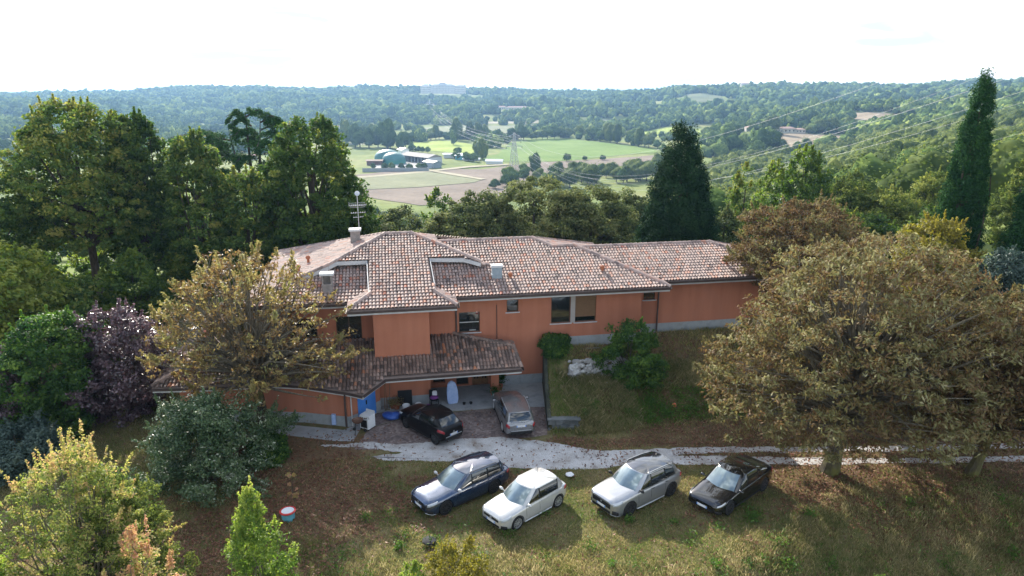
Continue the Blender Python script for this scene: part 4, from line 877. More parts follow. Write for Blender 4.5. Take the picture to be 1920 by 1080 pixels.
# trees on the right slope, near ones each by itself
rg = 'green trees on the slope behind the brown chestnuts'
for i, (px, Y, top, r_, mt, lb) in enumerate([(1488, 76, 272, 3.6, 'green', 'bright green bushy tree with a peaked top between conifer and cypress'), (1385, 74, 306, 2.6, 'lime', 'dark rounded tree right of the conical conifer'), (1440, 84, 300, 3.2, 'green', 'green tree squeezed behind the peaked bright green one'), (1350, 66, 385, 2.4, 'oak', 'pale olive tree at the right foot of the conical conifer'),
        (1585, 84, 318, 4.2, 'midleaf', 'sunlit bushy tree left in the slope wood'), (1660, 80, 350, 4.0, 'midleaf', 'broad olive tree in the middle of the slope wood'), (1735, 84, 318, 4.0, 'midleaf', 'yellowish tree left of the narrow cypress'), (1620, 68, 398, 3.6, 'green', 'green tree just above the brown chestnut crown'), (1560, 66, 385, 3.2, 'lime', 'dark tree behind the rear brown chestnut'),
        (1895, 72, 300, 3.4, 'midleaf', 'olive tree between cypress and right edge conifer'), (1740, 62, 372, 3.0, 'lime', 'dark leafy tree at the left foot of the cypress')]):
    T_('tree', px, Y, top, r_, M[mt], lb, group=rg, seed=80 + i, h0=.05, prof=P_dome, clumps=int(30 * r_ ** 1.5), per=90, cr=.8, leaf=(.28, .17), trunk_r=.22, nbr=16)
T_('linden_tree', 1722, 52, 404, 3.7, M['goldgreen'], 'yellow-green domed tree behind the big brown chestnut', seed=95, h0=.1, prof=P_dome, clumps=220, per=100, cr=.7, leaf=(.2, .12))
# withered chestnuts
cg = 'brown withered chestnut trees'
CK = dict(group=cg, leaf=(.25, .085), barkm=M['mossbark'], droop=.9, spread=.9, flat=.5, namp=.38, twigs=True)
T_('chestnut_tree', 1553, 29.9, 437, 7.9, M['chestnut'], 'huge brown chestnut with mossy trunk standing at the track', seed=141, h0=.22, extra=shoots(260, .5, 24, .6), prof=P_dome, clumps=1420, per=38, cr=.50, trunk_r=.39, nbr=420, fork=2.6, shell=.42, lean=(1.7, .6), ecc=(1.02, .8), up=.8, **{**CK, 'namp': .30})
T_('chestnut_tree', 1478, 44.5, 368, 5.1, M['chestnut'], 'brown chestnut behind the big one, over the right end of the roof', seed=102, h0=.3, prof=P_dome, clumps=560, per=60, cr=.55, trunk_r=.3, nbr=140, fork=2.5, shell=.4, up=.8, **CK)
T_('chestnut_tree', 1818, 29.7, 545, 5.6, M['chestnut'], 'brown chestnut with slimmer trunk at the right edge of the track', seed=103, h0=.29, prof=P_dome, clumps=800, per=42, cr=.5, trunk_r=.27, nbr=240, fork=2.4, shell=.4, lean=(2.4, .4), up=.8, **CK)
T_('chestnut_tree', 498, 34.6, 466, 5.2, M['rusty'], 'rusty half-bare chestnut in front of the left end of the villa', seed=104, h0=.26, prof=P_dome, clumps=520, per=25, cr=.48, trunk_r=.34, nbr=260, fork=2.4, shell=.3, lean=(-1.0, .3), up=.7, **{**CK, 'leaf': (.23, .095), 'namp': .5})
# left group of shrubs
T_('plum_tree', 245, 36.5, 572, 2.9, M['plum'], 'purple-leaved plum tree between green maple and rusty chestnut', seed=111, h0=.04, prof=P_egg, clumps=380, per=70, cr=.5, leaf=(.17, .11), trunk_r=.14, nbr=60, namp=.6)
T_('plum_tree', -5, 34, 640, 2.3, M['plum'], 'purple-leaved plum tree cut by the left photo edge', seed=112, h0=.04, prof=P_egg, clumps=220, per=95, cr=.5, leaf=(.17, .11), trunk_r=.12, nbr=40)
T_('maple_tree', 118, 34.5, 582, 2.7, M['darkgreen'], 'deep green bushy tree between the two purple plums', seed=113, h0=.02, prof=P_egg, clumps=380, per=90, cr=.5, leaf=(.17, .12), trunk_r=.14, nbr=40, vb=.12, namp=.6)
T_('laurel_shrub', 40, 30, 800, 2.3, M['bluegreen'], 'dark blue-green shrub low at the left edge behind the pink-tipped tree', cat='shrub', seed=114, h0=.0, clumps=190, per=95, cr=.5, leaf=(.15, .08), trunk_r=.08, nbr=16, vb=-.15)
def blossoms(rs, C):
    sel = C[rs.choice(len(C), 260)]; E_, v_ = shoots(120, .7, 40, .6)(rs, C); return np.concatenate([sel + rs.normal(0, .35, sel.shape), E_]), np.concatenate([np.full(len(sel), 1.0), v_])
T_('viburnum_shrub', 400, 29.2, 735, 2.9, M['magnolia'], 'large grey-green evergreen shrub dotted with white in front of the rusty chestnut', cat='shrub', seed=115, h0=.0, prof=P_dome, clumps=420, per=80, cr=.45, leaf=(.15, .07), trunk_r=.09, nbr=30, namp=.6, extra=blossoms)
T_('ivy_shrub', 505, 31.2, 812, 1.15, M['darkgreen'], 'small dark shrub at the foot of the rusty chestnut trunk', cat='shrub', seed=116, h0=.0, clumps=90, per=80, cr=.4, leaf=(.13, .09), trunk_r=.05, nbr=8, vb=-.1)
# beside the house
T_('ivy_shrub', 1040, 40.2, 622, 1.0, M['darkgreen'], 'ivy-like dark green shrub climbing beside the retaining wall', cat='shrub', seed=117, h0=.0, prof=P_round, clumps=95, per=85, cr=.4, leaf=(.15, .11), trunk_r=.05, nbr=8, namp=.6, vb=.12)
T_('laurel_shrub', 1178, 38.6, 600, 1.75, M['darkgreen'], 'leafy green shrub in front of the wall right of the roller shutter', cat='shrub', seed=118, h0=.0, prof=P_round, clumps=130, per=80, cr=.45, leaf=(.17, .09), trunk_r=.06, nbr=26, namp=.55, vb=.3)
T_('laurel_shrub', 1215, 38.0, 655, .95, M['darkgreen'], 'lower companion of the leafy green shrub on the terrace', cat='shrub', seed=119, h0=.0, clumps=60, per=80, cr=.4, leaf=(.16, .09), trunk_r=.05, nbr=8, vb=.1)
T_('bare_shrub', 590, 35.6, 772, .65, M['rusty'], 'small withered shrub at the foot of the garage wall', cat='shrub', seed=120, h0=.0, clumps=26, per=22, cr=.3, leaf=(.1, .05), trunk_r=.03, nbr=26, trunks=3, vb=-.3)
T_('seedling', 552, 27.2, 878, .28, M['pinktip'], 'single reddish seedling above the round tub', cat='plant', seed=121, h0=.1, clumps=9, per=22, cr=.13, leaf=(.1, .05), trunk_r=.012, nbr=6, vb=.5)
# foreground tops
FG = dict(leaf=(.10, .055), cr=.28, namp=.75, spread=.7, twigs=True)
T_('elm_tree', 190, 19.5, 838, 2.6, M['pinktip'], 'yellow-green tree with pinkish tips in the lower left foreground', seed=131, h0=.12, prof=P_dome, clumps=620, per=58, trunk_r=.10, nbr=240, flat=.5, extra=shoots(190, .85, 55), **FG)
T_('elm_tree', 300, 18.0, 985, 1.2, M['pinktip'], 'small pink-tipped tree in front of the larger one at lower left', seed=132, h0=.1, prof=P_dome, clumps=170, per=55, trunk_r=.05, nbr=60, vb=.2, extra=shoots(70, .6, 45, .9), **FG)
T_('hawthorn_tree', 500, 19.0, 918, 1.45, M['yellowgreen'], 'bright green conical young tree at the bottom edge left of centre', seed=133, h0=.05, prof=P_cone, clumps=420, per=65, trunk_r=.07, nbr=80, vb=-.1, extra=shoots(90, .55, 45), **FG)
T_('elm_tree', -10, 17.5, 975, 1.3, M['yellowgreen'], 'yellow-green treetop cut by the lower left corner', seed=134, h0=.1, prof=P_round, clumps=170, per=80, trunk_r=.05, nbr=40, **FG)
T_('elm_tree', 262, 20.2, 905, 1.5, M['midleaf'], 'darker green tree leaning out right of the pink-tipped tree', seed=135, h0=.1, prof=P_round, clumps=220, per=80, trunk_r=.06, nbr=60, **FG)
T_('privet_shrub', 845, 20.6, 1012, 1.35, M['goldgreen'], 'yellow-green shrub at the bottom edge below the dark blue car', cat='shrub', seed=136, h0=.0, prof=P_dome, clumps=170, per=70, trunk_r=.03, nbr=60, **FG)
T_('privet_shrub', 775, 20.2, 1045, .8, M['yellowgreen'], 'pale low shrub at the bottom edge left of the yellow-green one', cat='shrub', seed=137, h0=.0, prof=P_dome, clumps=60, per=60, trunk_r=.03, nbr=20, **FG)
T_('privet_shrub', 1640, 19.2, 1052, .8, M['weed'], 'fresh green shrub peeping in at the bottom edge under the chestnut', cat='shrub', seed=138, h0=.0, prof=P_dome, clumps=70, per=60, trunk_r=.03, nbr=20, **FG)

# ------------------------------------------------------------------ grass, dry stalks, litter, weeds
def free_of(x, y):
    a, b = w2l(x, y)
    f = ~((a > -15.5) & (x < 2.1) & (b > -7.2)) & ~((a > 2) & (a < 8.5) & (b > .3)) & ~((a > 8) & (b > 1.5))
    f &= ~pip(x, y, [tuple(p) for p in grav]) & ~pip(x, y, [tuple(p) for p in court]); return f
def blades(name, X, Y, hgt, wid, mat, rs, lean=.5, var=None, kind='stuff'):
    n = len(X); Z = H(X, Y) - .02; a = rs.uniform(0, 6.28, n); la = rs.uniform(0, 6.28, n); lm = rs.uniform(.1, 1, n) * lean * hgt
    dx = np.cos(a) * wid / 2; dy = np.sin(a) * wid / 2; ox = np.cos(la) * lm; oy = np.sin(la) * lm
    V = np.stack([np.stack([X - dx, Y - dy, Z], 1), np.stack([X + dx, Y + dy, Z], 1), np.stack([X + dx * .75 + ox * .4, Y + dy * .75 + oy * .4, Z + hgt * .6], 1), np.stack([X + ox, Y + oy, Z + hgt], 1)], 1).reshape(-1, 3)
    v = np.clip(rs.normal(.45, .2, n), 0, 1) if var is None else var
    o = mesh_obj(name, np_mesh(name, V, np.arange(n * 4).reshape(-1, 4), mat, {'v': np.repeat(v, 4)})); tag(o, kind=kind); return o
rs = np.random.RandomState(9)
N_ = 640000; Y_ = 21 + 24 * rs.uniform(0, 1, N_) ** 1.25; X_ = rs.uniform(-.80, .80, N_) * (Y_ + 3)
k = free_of(X_, Y_); X_, Y_ = X_[k], Y_[k]
lit = litmask(X_, Y_); q = wob(X_, Y_, 1.9, 3.3) * .6 + wob(X_, Y_, .6, 1.3) * .4
k = rs.uniform(0, 1, len(X_)) > lit * .55 + .05 - q * .25; X_, Y_, lit, q = X_[k], Y_[k], lit[k], q[k]
A_, B_ = w2l(X_, Y_); terr = S(2.0, 2.4, X_) * S(-7.3, -6.5, B_)
hg = (.06 + .08 * rs.uniform(0, 1, len(X_)) + .08 * np.clip(q, 0, 1)) * (1 + .9 * terr)
tgreen = S(5.5, 7.5, A_) * S(-7, -6.2, B_) * (1 - S(-4.0, -2.5, B_)) * (1 - S(12, 15, A_)) + (1 - S(2.8, 3.8, X_)) * terr
vv = np.clip(rs.normal(.60, .20, len(X_)) - .28 * np.clip(wob(X_, Y_, 1.2, 5.0), 0, 1) + .12 * wob(X_, Y_, 3.0, 8.0) - .35 * tgreen, 0, 1)
blades('grass', X_, Y_, hg, .014, M['grass'], rs, .9, vv)
N_ = 1250000; X_ = rs.uniform(-9, 24, N_); Y_ = rs.uniform(17.5, 30, N_)
yb_ = 23.3 + 4.6 * S(6, 17, X_) + 1.3 * wob(X_, Y_, 1.9, 2.2) + .6 * wob(X_, Y_, .6, 1.2); den = S(-.6, 2.6, yb_ - Y_) * (.25 + .75 * S(-.3, .5, wob(X_, Y_, .7, 6.1)))
k = rs.uniform(0, 1, N_) < den * .7; X_, Y_ = X_[k], Y_[k]
vv = np.clip(rs.normal(.62, .24, len(X_)) + .30 * wob(X_, Y_, 1.1, 1.1) + .2 * wob(X_, Y_, .4, 3.1) - .12 * S(9, 14, X_), 0, 1)
blades('dry_grass', X_, Y_, .05 + .24 * rs.uniform(0, 1, len(X_)) ** 2.2 + .13 * np.clip(wob(X_, Y_, .5, 2.9), 0, 1), .009, M['drygrass'], rs, .5, vv)
# dry stalks on the terrace
N_ = 60000; A_ = rs.uniform(2.4, 12, N_); B_ = rs.uniform(-7, -1.9, N_); X_ = A_ * CA - B_ * SA; Y_ = 40 + A_ * SA + B_ * CA
k = (rs.uniform(0, 1, N_) < .15 + .6 * S(-.1, .5, wob(X_, Y_, 1.1, 4.4))) & ~((A_ > 6.5) & (B_ < -4)); X_, Y_ = X_[k], Y_[k]
blades('dry_grass', X_, Y_, .16 + .28 * rs.uniform(0, 1, len(X_)), .018, M['drygrass'], rs, .9)
# fallen leaves
N_ = 240000; Y_ = 20 + 25 * rs.uniform(0, 1, N_) ** 1.1; X_ = rs.uniform(-.8, .8, N_) * (Y_ + 3); on = ~free_of(X_, Y_); A_, B_ = w2l(X_, Y_)
house_in = (A_ > -15.2) & (A_ < 2.1) & (B_ > -2.5)
pr = litmask(X_, Y_) * .48 + .045; pr = np.where(on, .035 + .22 * litmask(X_, Y_) + .05 * np.clip(wob(X_, Y_, .7, 3), 0, 1), pr); k = (rs.uniform(0, 1, N_) < pr) & ~house_in; X_, Y_, on = X_[k], Y_[k], on[k]; n = len(X_)
V = leaf_quads(rs, np.stack([X_, Y_, H(X_, Y_) + np.where(on, .03, .05) + rs.uniform(0, .03, n)], 1), np.tile([0, 0, 1.], (n, 1)), .13, .07, .35)
tag(mesh_obj('fallen_leaves', np_mesh('fallen_leaves', V, np.arange(n * 4).reshape(-1, 4), M['litter'], {'v': np.repeat(np.clip(rs.normal(.45, .22, n), 0, 1), 4)})), kind='stuff')
# green weeds in tufts
P_ = []
for i in range(190):
    if i < 38: x, y = rs.uniform(-7, 12), rs.uniform(22, 27.5)
    elif i < 125: a, b = rs.uniform(5.5, 13), rs.uniform(-6.6, -4.2); x, y, _ = l2w(a, b)
    elif i < 135: a, b = rs.uniform(2.7, 4.5), rs.uniform(-6, -4.2); x, y, _ = l2w(a, b)
    else: x, y = rs.uniform(8, 24), rs.uniform(19, 28)
    m = rs.randint(30, 130); r = rs.uniform(.10, .34); p = rs.normal(0, 1, (m, 3)) * [r, r, 0]; p[:, 0] += x; p[:, 1] += y; p[:, 2] = H(p[:, 0], p[:, 1]) + rs.uniform(.02, .34, m) * (1.1 - .5 * rs.uniform(0, 1)); P_.append(p)
P_ = np.concatenate(P_); k = free_of(P_[:, 0], P_[:, 1]); P_ = P_[k]; n = len(P_)
V = leaf_quads(rs, P_, np.tile([0, 0, 1.], (n, 1)), .14, .05, .7)
tag(mesh_obj('weeds', np_mesh('weeds', V, np.arange(n * 4).reshape(-1, 4), M['weed'], {'v': np.repeat(np.clip(rs.normal(.45, .2, n), 0, 1), 4)})), kind='stuff')
# ================================================================== cars
def cat_interp(xk, yk, x):
    """smooth monotone-ish interpolation"""
    xk = np.array(xk, float); yk = np.array(yk, float); m = np.zeros(len(xk)); d = np.diff(yk) / np.diff(xk)
    m[1:-1] = np.where(d[:-1] * d[1:] > 0, 2 * d[:-1] * d[1:] / (d[:-1] + d[1:] + 1e-12), 0); m[0] = d[0]; m[-1] = d[-1]
    x = np.clip(x, xk[0], xk[-1]); i = np.clip(np.searchsorted(xk, x) - 1, 0, len(xk) - 2); h = xk[i+1] - xk[i]; t = (x - xk[i]) / h
    return yk[i]*(2*t**3-3*t**2+1) + h*m[i]*(t**3-2*t**2+t) + yk[i+1]*(-2*t**3+3*t**2) + h*m[i+1]*(t**3-t**2)
def car(name, loc, rz, label, sp):
    L_, W_, Hh = sp['L'], sp['W'], sp['H']; hl = L_ / 2; hw = W_ / 2; xf = hl - sp['fo']; xr = xf - sp['wb']; wr = sp['wr']
    P_m = paint('paint_' + name, sp['col'], sp.get('metal', .5), sp.get('rough', .28), sp.get('coat', 1.0), sp.get('spec', .5)); root = empty(name, loc, rz, label, 'car')
    roofm = paint('roof_' + name, sp['roofcol'], .2, .1) if 'roofcol' in sp else P_m
    # side profile: top line of the lower body (tail, belt, cowl, hood, nose)
    tz = lambda x: cat_interp(*zip(*sp['top']), x); pw = lambda x: cat_interp([-hl, -hl+.06, -hl+.25, -hl+.7, 0, hl-.9, hl-.35, hl-.1, hl], [.70, .82, .925, .985, 1, .985, .94, .83, .66], x)
    zb = lambda x: cat_interp([-hl, -hl+.25, -hl+.6, hl-.6, hl-.25, hl], [.42, .27, .2, .2, .22, .30], x)
    sx_ = np.concatenate([-hl + np.array([0, .03, .08, .15, .25, .38, .52]), np.linspace(-hl + .68, hl - .75, 26), hl - np.array([.6, .46, .34, .23, .14, .07, .03, 0])])
    # section: t 0..1 from sill to belt on the side, then across the top
    side = [(0.0, .93), (.10, .975), (.28, 1.0), (.50, .995), (.66, .985), (.80, .972), (.90, .955), (.965, .93), (1.0, .875)]
    def section(x):
        w_ = hw * float(pw(x)); z0 = float(zb(x)); z1 = float(tz(x)); pts = [(0, z0 + .01), (w_ * .85, z0)]
        end = min(1, min(abs(x + hl), abs(x - hl)) / .3)
        crown = sp.get('hoodcrown', .05) * (1 if x > 0 else .3)
        for t, k in side: pts.append((w_ * k, z0 + (z1 - z0) * (t * .96)))
        for s in (.72, .5, .25, 0): pts.append((w_ * .875 * s / .875 * 1.0 if s else 0, z1 + crown * (1 - s * s) * end - .0))
        return pts
    secs = [section(x) for x in sx_]; ns = len(secs[0])
    bm = bmesh.new(); rings = []
    for x, s in zip(sx_, secs):
        full = [(y, z) for y, z in s] + [(-y, z) for y, z in s[-2:0:-1]]; rings.append([bm.verts.new((x, y, z)) for y, z in full])
    n = len(rings[0])
    for i in range(len(rings) - 1):
        for j in range(n): bm.faces.new((rings[i][j], rings[i][(j+1) % n], rings[i+1][(j+1) % n], rings[i+1][j]))
    bm.faces.new(rings[0]); bm.faces.new(rings[-1][::-1]); bmesh.ops.recalc_face_normals(bm, faces=bm.faces)
    me = bpy.data.meshes.new('body'); bm.to_mesh(me); bm.free(); body = bpy.data.objects.new('body', me); COL.objects.link(body)
    cut = MB()
    for x in (xf, xr):
        for s in (-1, 1): cut.lathe([(wr + .045, -.17), (wr + .045, .3)] if s > 0 else [(wr + .045, -.3), (wr + .045, .17)], 28, Matrix.Translation((x, s * hw * .96, wr)) @ Matrix.Rotation(R(-90), 4, 'X'))
    co = cut.build('cutter', None); md = body.modifiers.new('b', 'BOOLEAN'); md.operation = 'DIFFERENCE'; md.object = co; md.solver = 'EXACT'
    bpy.context.view_layer.update(); dg = bpy.context.evaluated_depsgraph_get(); me2 = bpy.data.meshes.new_from_object(body.evaluated_get(dg)); me2.name = 'body'
    body.modifiers.clear(); body.data = me2; bpy.data.objects.remove(co); body.parent = root
    for p in me2.polygons: p.use_smooth = True
    me2.set_sharp_from_angle(angle=R(35)); me2.materials.clear(); me2.materials.append(P_m)
    # surface lookup on the lower body: x along the car, q along the section (2..10 up the side, 10..14 over the top)
    def surf(x, q, s, off):
        sec = section(x); i = min(int(q), ns - 2); f = q - i; y = sec[i][0] * (1 - f) + sec[i+1][0] * f; z = sec[i][1] * (1 - f) + sec[i+1][1] * f
        e = .02; s2 = section(min(max(x + e, -hl), hl)); s1 = section(max(min(x - e, hl), -hl)); g = lambda S_: Vector((0, S_[i][0]*(1-f)+S_[i+1][0]*f, S_[i][1]*(1-f)+S_[i+1][1]*f))
        dx = g(s2) - g(s1); dx.x = 2 * e if -hl < x < hl else e
        dq = Vector((0, sec[i+1][0] - sec[i][0], sec[i+1][1] - sec[i][1])); nn = dx.cross(dq)
        if nn.length < 1e-9: nn = Vector((1 if x > 0 else -1, 0, 0))
        nn.normalize()
        if nn.y < 0 and q < 10.5: nn = -nn
        if nn.z < 0 and q >= 10.5: nn = -nn
        p = Vector((x, y, z)) + nn * off; return Vector((p.x, p.y * s, p.z))
    def patch(nm, mat, corners, s, off=.012, nu=6, nv=3, par=None):
        """corners: 4 (x, q) pairs, laid on the body surface"""
        V = []; Qs = []
        for i in range(nu + 1):
            for j in range(nv + 1):
                u, v = i / nu, j / nv; c = [corners[0][k]*(1-u)*(1-v)+corners[1][k]*u*(1-v)+corners[2][k]*u*v+corners[3][k]*(1-u)*v for k in (0, 1)]; V.append(surf(c[0], c[1], s, off))
        for i in range(nu):
            for j in range(nv): a = i*(nv+1)+j; Qs.append([a, a+1, a+nv+2, a+nv+1])
        me = np_mesh(nm, [tuple(v) for v in V], Qs, mat, smooth=True); o = mesh_obj(nm, me, par or root); sm = o.modifiers.new('t', 'SOLIDIFY'); sm.thickness = .012; sm.offset = 0; return o
    # greenhouse
    g = sp['gh']; bz = lambda x: float(tz(x)) - .012
    B = {k: Vector((x, hw * y, 0)) for k, x, y in (('wc', g['wb'], 0), ('wk', g['wb'] - .26, .80), ('a', g['wb'] - .38, .90), ('b', g['b'], .93), ('c', g['c'], .925), ('d', g['d'], .89), ('rk', g['rb'] + .10, .76), ('rc', g['rb'], 0))}
    Tt = {k: Vector((x, hw * y, z)) for k, x, y, z in (('wc', g['wt'], 0, Hh - .03), ('wk', g['wt'] - .15, .62, Hh - .06), ('a', g['wt'] - .28, .71, Hh - .075), ('b', g['b'] - .05, .765, Hh - .045), ('c', g['c'] - .05, .76, Hh - .05), ('d', g['dt'], .72, Hh - g['drop'] - .05), ('rk', g['rt'] + .05, .60, Hh - g['drop'] - .02), ('rc', g['rt'], 0, Hh - g['drop']))}
    for k in B: B[k].z = bz(B[k].x) - (.0 if k in ('wc', 'rc') else .02)
    order = ['wc', 'wk', 'a', 'b', 'c', 'd', 'rk', 'rc']
    seq = [(k, 1) for k in order] + [(k, -1) for k in order[-2:0:-1]]; cols = []
    def pt(D, k, s): return Vector((D[k].x, D[k].y * s, D[k].z))
    sub = 4; keys = []
    for i in range(len(seq)):
        k0, s0 = seq[i]; k1, s1 = seq[(i+1) % len(seq)]
        if k1 == 'wc': s1 = s0
        if k1 == 'rc': s1 = s0
        if k0 in ('wc', 'rc'): s0 = s1
        keys.append((k0, s0, k1, s1))
    def gp_(u, v, off=0.0):
        """u counts breakpoints around the glasshouse, v goes from belt to roof"""
        i = int(u) % len(keys); f = u - int(u); k0, s0, k1, s1 = keys[i]; b = pt(B, k0, s0).lerp(pt(B, k1, s1), f); t = pt(Tt, k0, s0).lerp(pt(Tt, k1, s1), f)
        if {k0, k1} == {'wc', 'wk'}: w_ = (f if k0 == 'wc' else 1 - f); bl = 4 * w_ * (1 - w_) * .25; b.x += .045 * bl * 4; t.x += .03 * bl * 4; b.z += .0
        if {k0, k1} == {'rc', 'rk'}: w_ = (f if k0 == 'rc' else 1 - f); bl = w_ * (1 - w_); b.x -= .12 * bl; t.x -= .08 * bl
        if {k0, k1} == {'a', 'b'}: ff = f if k0 == 'a' else 1 - f; t.z += .018 * math.sin(ff * math.pi)
        p = b.lerp(t, v); nrm = Vector((p.x - (g['wb'] + g['rb']) / 2 * 1.0, p.y * 2.2, .25)); 
        if {k0, k1} <= {'a', 'b', 'c', 'd'}: nrm = Vector((0, math.copysign(1, p.y), .35))
        elif {k0, k1} <= {'wc', 'wk'}: nrm = Vector((.6, 0, .8))
        elif {k0, k1} <= {'rc', 'rk'}: nrm = Vector((-.8, 0, .5))
        nrm.normalize(); return p + nrm * (math.sin(v * math.pi) * .028 + off)
    nu = len(keys) * sub; V = []; Qs = []; nv = 6
    for i in range(nu):
        for j in range(nv + 1): V.append(gp_(i / sub, j / nv))
    for i in range(nu):
        for j in range(nv): a = i*(nv+1)+j; b = ((i+1) % nu)*(nv+1)+j; Qs.append([a, b, b+1, a+1])
    me = np_mesh('cabin', [tuple(v) for v in V], Qs, sp['pillar'] if 'pillar' in sp else P_m, smooth=True); mesh_obj('cabin', me, root)
    # roof: rings drawn in from the cabin's upper edge
    V = []; Qs = []; cx = (g['wt'] + g['rt']) / 2; fr = (1.0, .93, .78, .55, .3, .0)
    for q, f in enumerate(fr):
        for i in range(nu):
            p = gp_(i / sub, 1.0); xx = cx + (p.x - cx) * (1 - (1 - f) * .85) if f < 1 else p.x
            base = Hh - g['drop'] * max(0, min(1, (cx + .3 - xx) / (cx + .3 - g['rt'])) ) ** 1.6; base -= .03 * max(0, min(1, (xx - cx) / (g['wt'] - cx))) ** 2
            k = 1 - f; z = p.z + (base + .012 - p.z) * (1 - (1 - k) ** 2.6) if f < 1 else p.z; V.append((xx, p.y * f, z))
    for q in range(len(fr) - 1):
        for i in range(nu): a = q*nu+i; b = q*nu+(i+1) % nu; Qs.append([a, b, b+nu, a+nu])
    mesh_obj('roof', np_mesh('roof', V, Qs, roofm, smooth=True), root)
    def win(nm, mat, u0, u1, v0, v1, n=8, off=.008, du=0.0):
        V = []; Qs = []
        for i in range(n + 1):
            for j in range(5): V.append(tuple(gp_((u0 + (u1 - u0) * i / n) % len(keys) + 0, v0 + (v1 - v0) * j / 4, off)))
        for i in range(n):
            for j in range(4): a = i*5+j; Qs.append([a, a+5, a+6, a+1])
        o = mesh_obj(nm, np_mesh(nm, V, Qs, mat, smooth=True), root); return o
    K8 = len(keys)
    V = []; Qs = []
    for i in range(13):
        u = -.97 + 1.94 * i / 12
        for j in range(5): V.append(tuple(gp_(u % K8 if u >= 0 else K8 + u, .05 + .9 * j / 4, .008)))
    for i in range(12):
        for j in range(4): a = i*5+j; Qs.append([a, a+5, a+6, a+1])
    mesh_obj('windshield', np_mesh('windshield', V, Qs, M['screenglass'], smooth=True), root)
    for s in (0, 1):
        f = (lambda u: u) if s == 0 else (lambda u: K8 - u)
        win('window_trim', M['dark'], f(2.06), f(4.92 if g.get('third', True) else 4.0), .06, .94, 14, .004)
    win('rear_window', M['carglass'], 6.06, 7.94, .12, .93, 10)
    for s in (0, 1):
        f = (lambda u: u) if s == 0 else (lambda u: K8 - u)
        for u0, u1 in ((2.10, 2.95), (3.05, 3.95)) + (((4.05, 4.88),) if g.get('third', True) else ()): win('side_window', M['carglass'], f(u0), f(u1), .08, .93, 6)
    # lamps, grille, plates, bumpers
    for s in (-1, 1):
        hx = sp.get('lamp', (.04, .46, 6.6, 9.3)); patch('headlight', M['lamp'], ((hl - hx[0], hx[2]), (hl - hx[1], hx[2] + .8), (hl - hx[1] - .05, hx[3] + .2), (hl - hx[0] - .03, hx[3])), s)
        tx = sp.get('tlamp', (.02, .30, 6.2, 8.6)); patch('taillight', M['tail'], ((-hl + tx[0], tx[2]), (-hl + tx[1], tx[2] + .4), (-hl + tx[1] - .05, tx[3]), (-hl + tx[0], tx[3])), s)
        # mirror
        mr = MB().blob((g['wb'] - .42, s * (hw * .93 + .14), bz(g['wb'] - .42) + .09), (.075, .125, .075), 2, 1, .0).tube([(g['wb'] - .45, s * hw * .9, bz(g['wb'] - .42) + .03), (g['wb'] - .43, s * (hw * .93 + .1), bz(g['wb'] - .42) + .06)], .025, 6).build('mirror', sp.get('mirror', P_m), root, smooth=True)
        for dx in ((g['b'] - .1), (g['c'] - .08)) if sp.get('doors', 4) == 4 else ((g['b'] - .12),):
            zz = bz(dx) - .12; MB().box(dx - .1, dx + .08, s * (hw * .985), s * (hw * .985 + .022) , zz, zz + .028).build('door_handle', sp.get('mirror', P_m), root, bevel=.008)
        # door seams
        ds = MB()
        for dx in (g['b'], g['c'] - .02, g['wb'] - .35)[:3 if sp.get('doors', 4) == 4 else 1] + (() if sp.get('doors', 4) == 4 else (g['wb'] - .35,)):
            pts = [surf(dx, q, s, .0015) for q in (2.3, 3.5, 5, 6.5, 8, 9.4)]
            ds.tube(pts, .006, 4, False)
        ds.build('door_gap', M['black'], root)
        sk = [surf(x, 2.35, s, .01) for x in np.linspace(xr + wr + .1, xf - wr - .1, 9)]; MB().tube(sk, .032, 6).build('side_skirt', sp.get('skirt', M['black']), root)
        if sp.get('rails'): MB().tube([gp_((K8 - u) if s < 0 else u, 1.0, .0) + Vector((0, -s * .02, .035)) for u in np.linspace(2.25, 4.8, 12)], .016, 6).build('roof_rail', sp['rails'], root, smooth=True)
    zf_ = lambda t: float(zb(hl)) + (float(tz(hl)) - float(zb(hl))) * t
    w0 = hw * .62
    gr = sp.get('grille', (.60, .86, .9)); MB().box(hl - .03, hl + .012, -w0 * gr[2], w0 * gr[2], zf_(gr[0]), zf_(gr[1])).build('grille', M['black'], root, bevel=.01)
    MB().box(hl - .05, hl + .010, -w0 * 1.0, w0 * 1.0, zf_(.02), zf_(.26)).build('air_intake', M['black'], root, bevel=.01)
    for s in (-1, 1): patch('bumper_vent', M['black'], ((hl - .03, 2.4), (hl - .28, 2.5), (hl - .24, 4.2), (hl - .03, 4.6)), s, .01)
    if sp.get('lip'):
        for s in (-1, 1): patch('bumper_lip', sp['lip'], ((hl - .0, 1.9), (hl - .38, 1.95), (hl - .38, 2.5), (hl - .0, 2.6)), s, .02)
    def plate(x, z, dr, tilt=0):
        o = MB().box(-.006, .006, -.26, .26, -.055, .055).build('licence_plate', M['white'], root, mw=Matrix.Translation((x, 0, z)) @ Matrix.Rotation(tilt, 4, 'Y'))
        MB().box(.0065 if dr > 0 else -.009, .009 if dr > 0 else -.0065, -.258, -.215, -.053, .053).box(.0065 if dr > 0 else -.009, .009 if dr > 0 else -.0065, .215, .258, -.053, .053).build('plate_band', M['blue'], o, mw=Matrix.Translation((x, 0, z)) @ Matrix.Rotation(tilt, 4, 'Y'))
    plate(hl + .022, zf_(.42), 1); plate(-hl - .012, sp.get('rplate', .62), -1)
    if sp.get('emblem'): sp['emblem'](root, hl, zf_(.74), -hl, float(tz(-hl)) - .12)
    MB().box(-hl - .016, -hl + .05, -hw * .66, hw * .66, .32, .47).build('rear_bumper_insert', M['black'], root, bevel=.01)
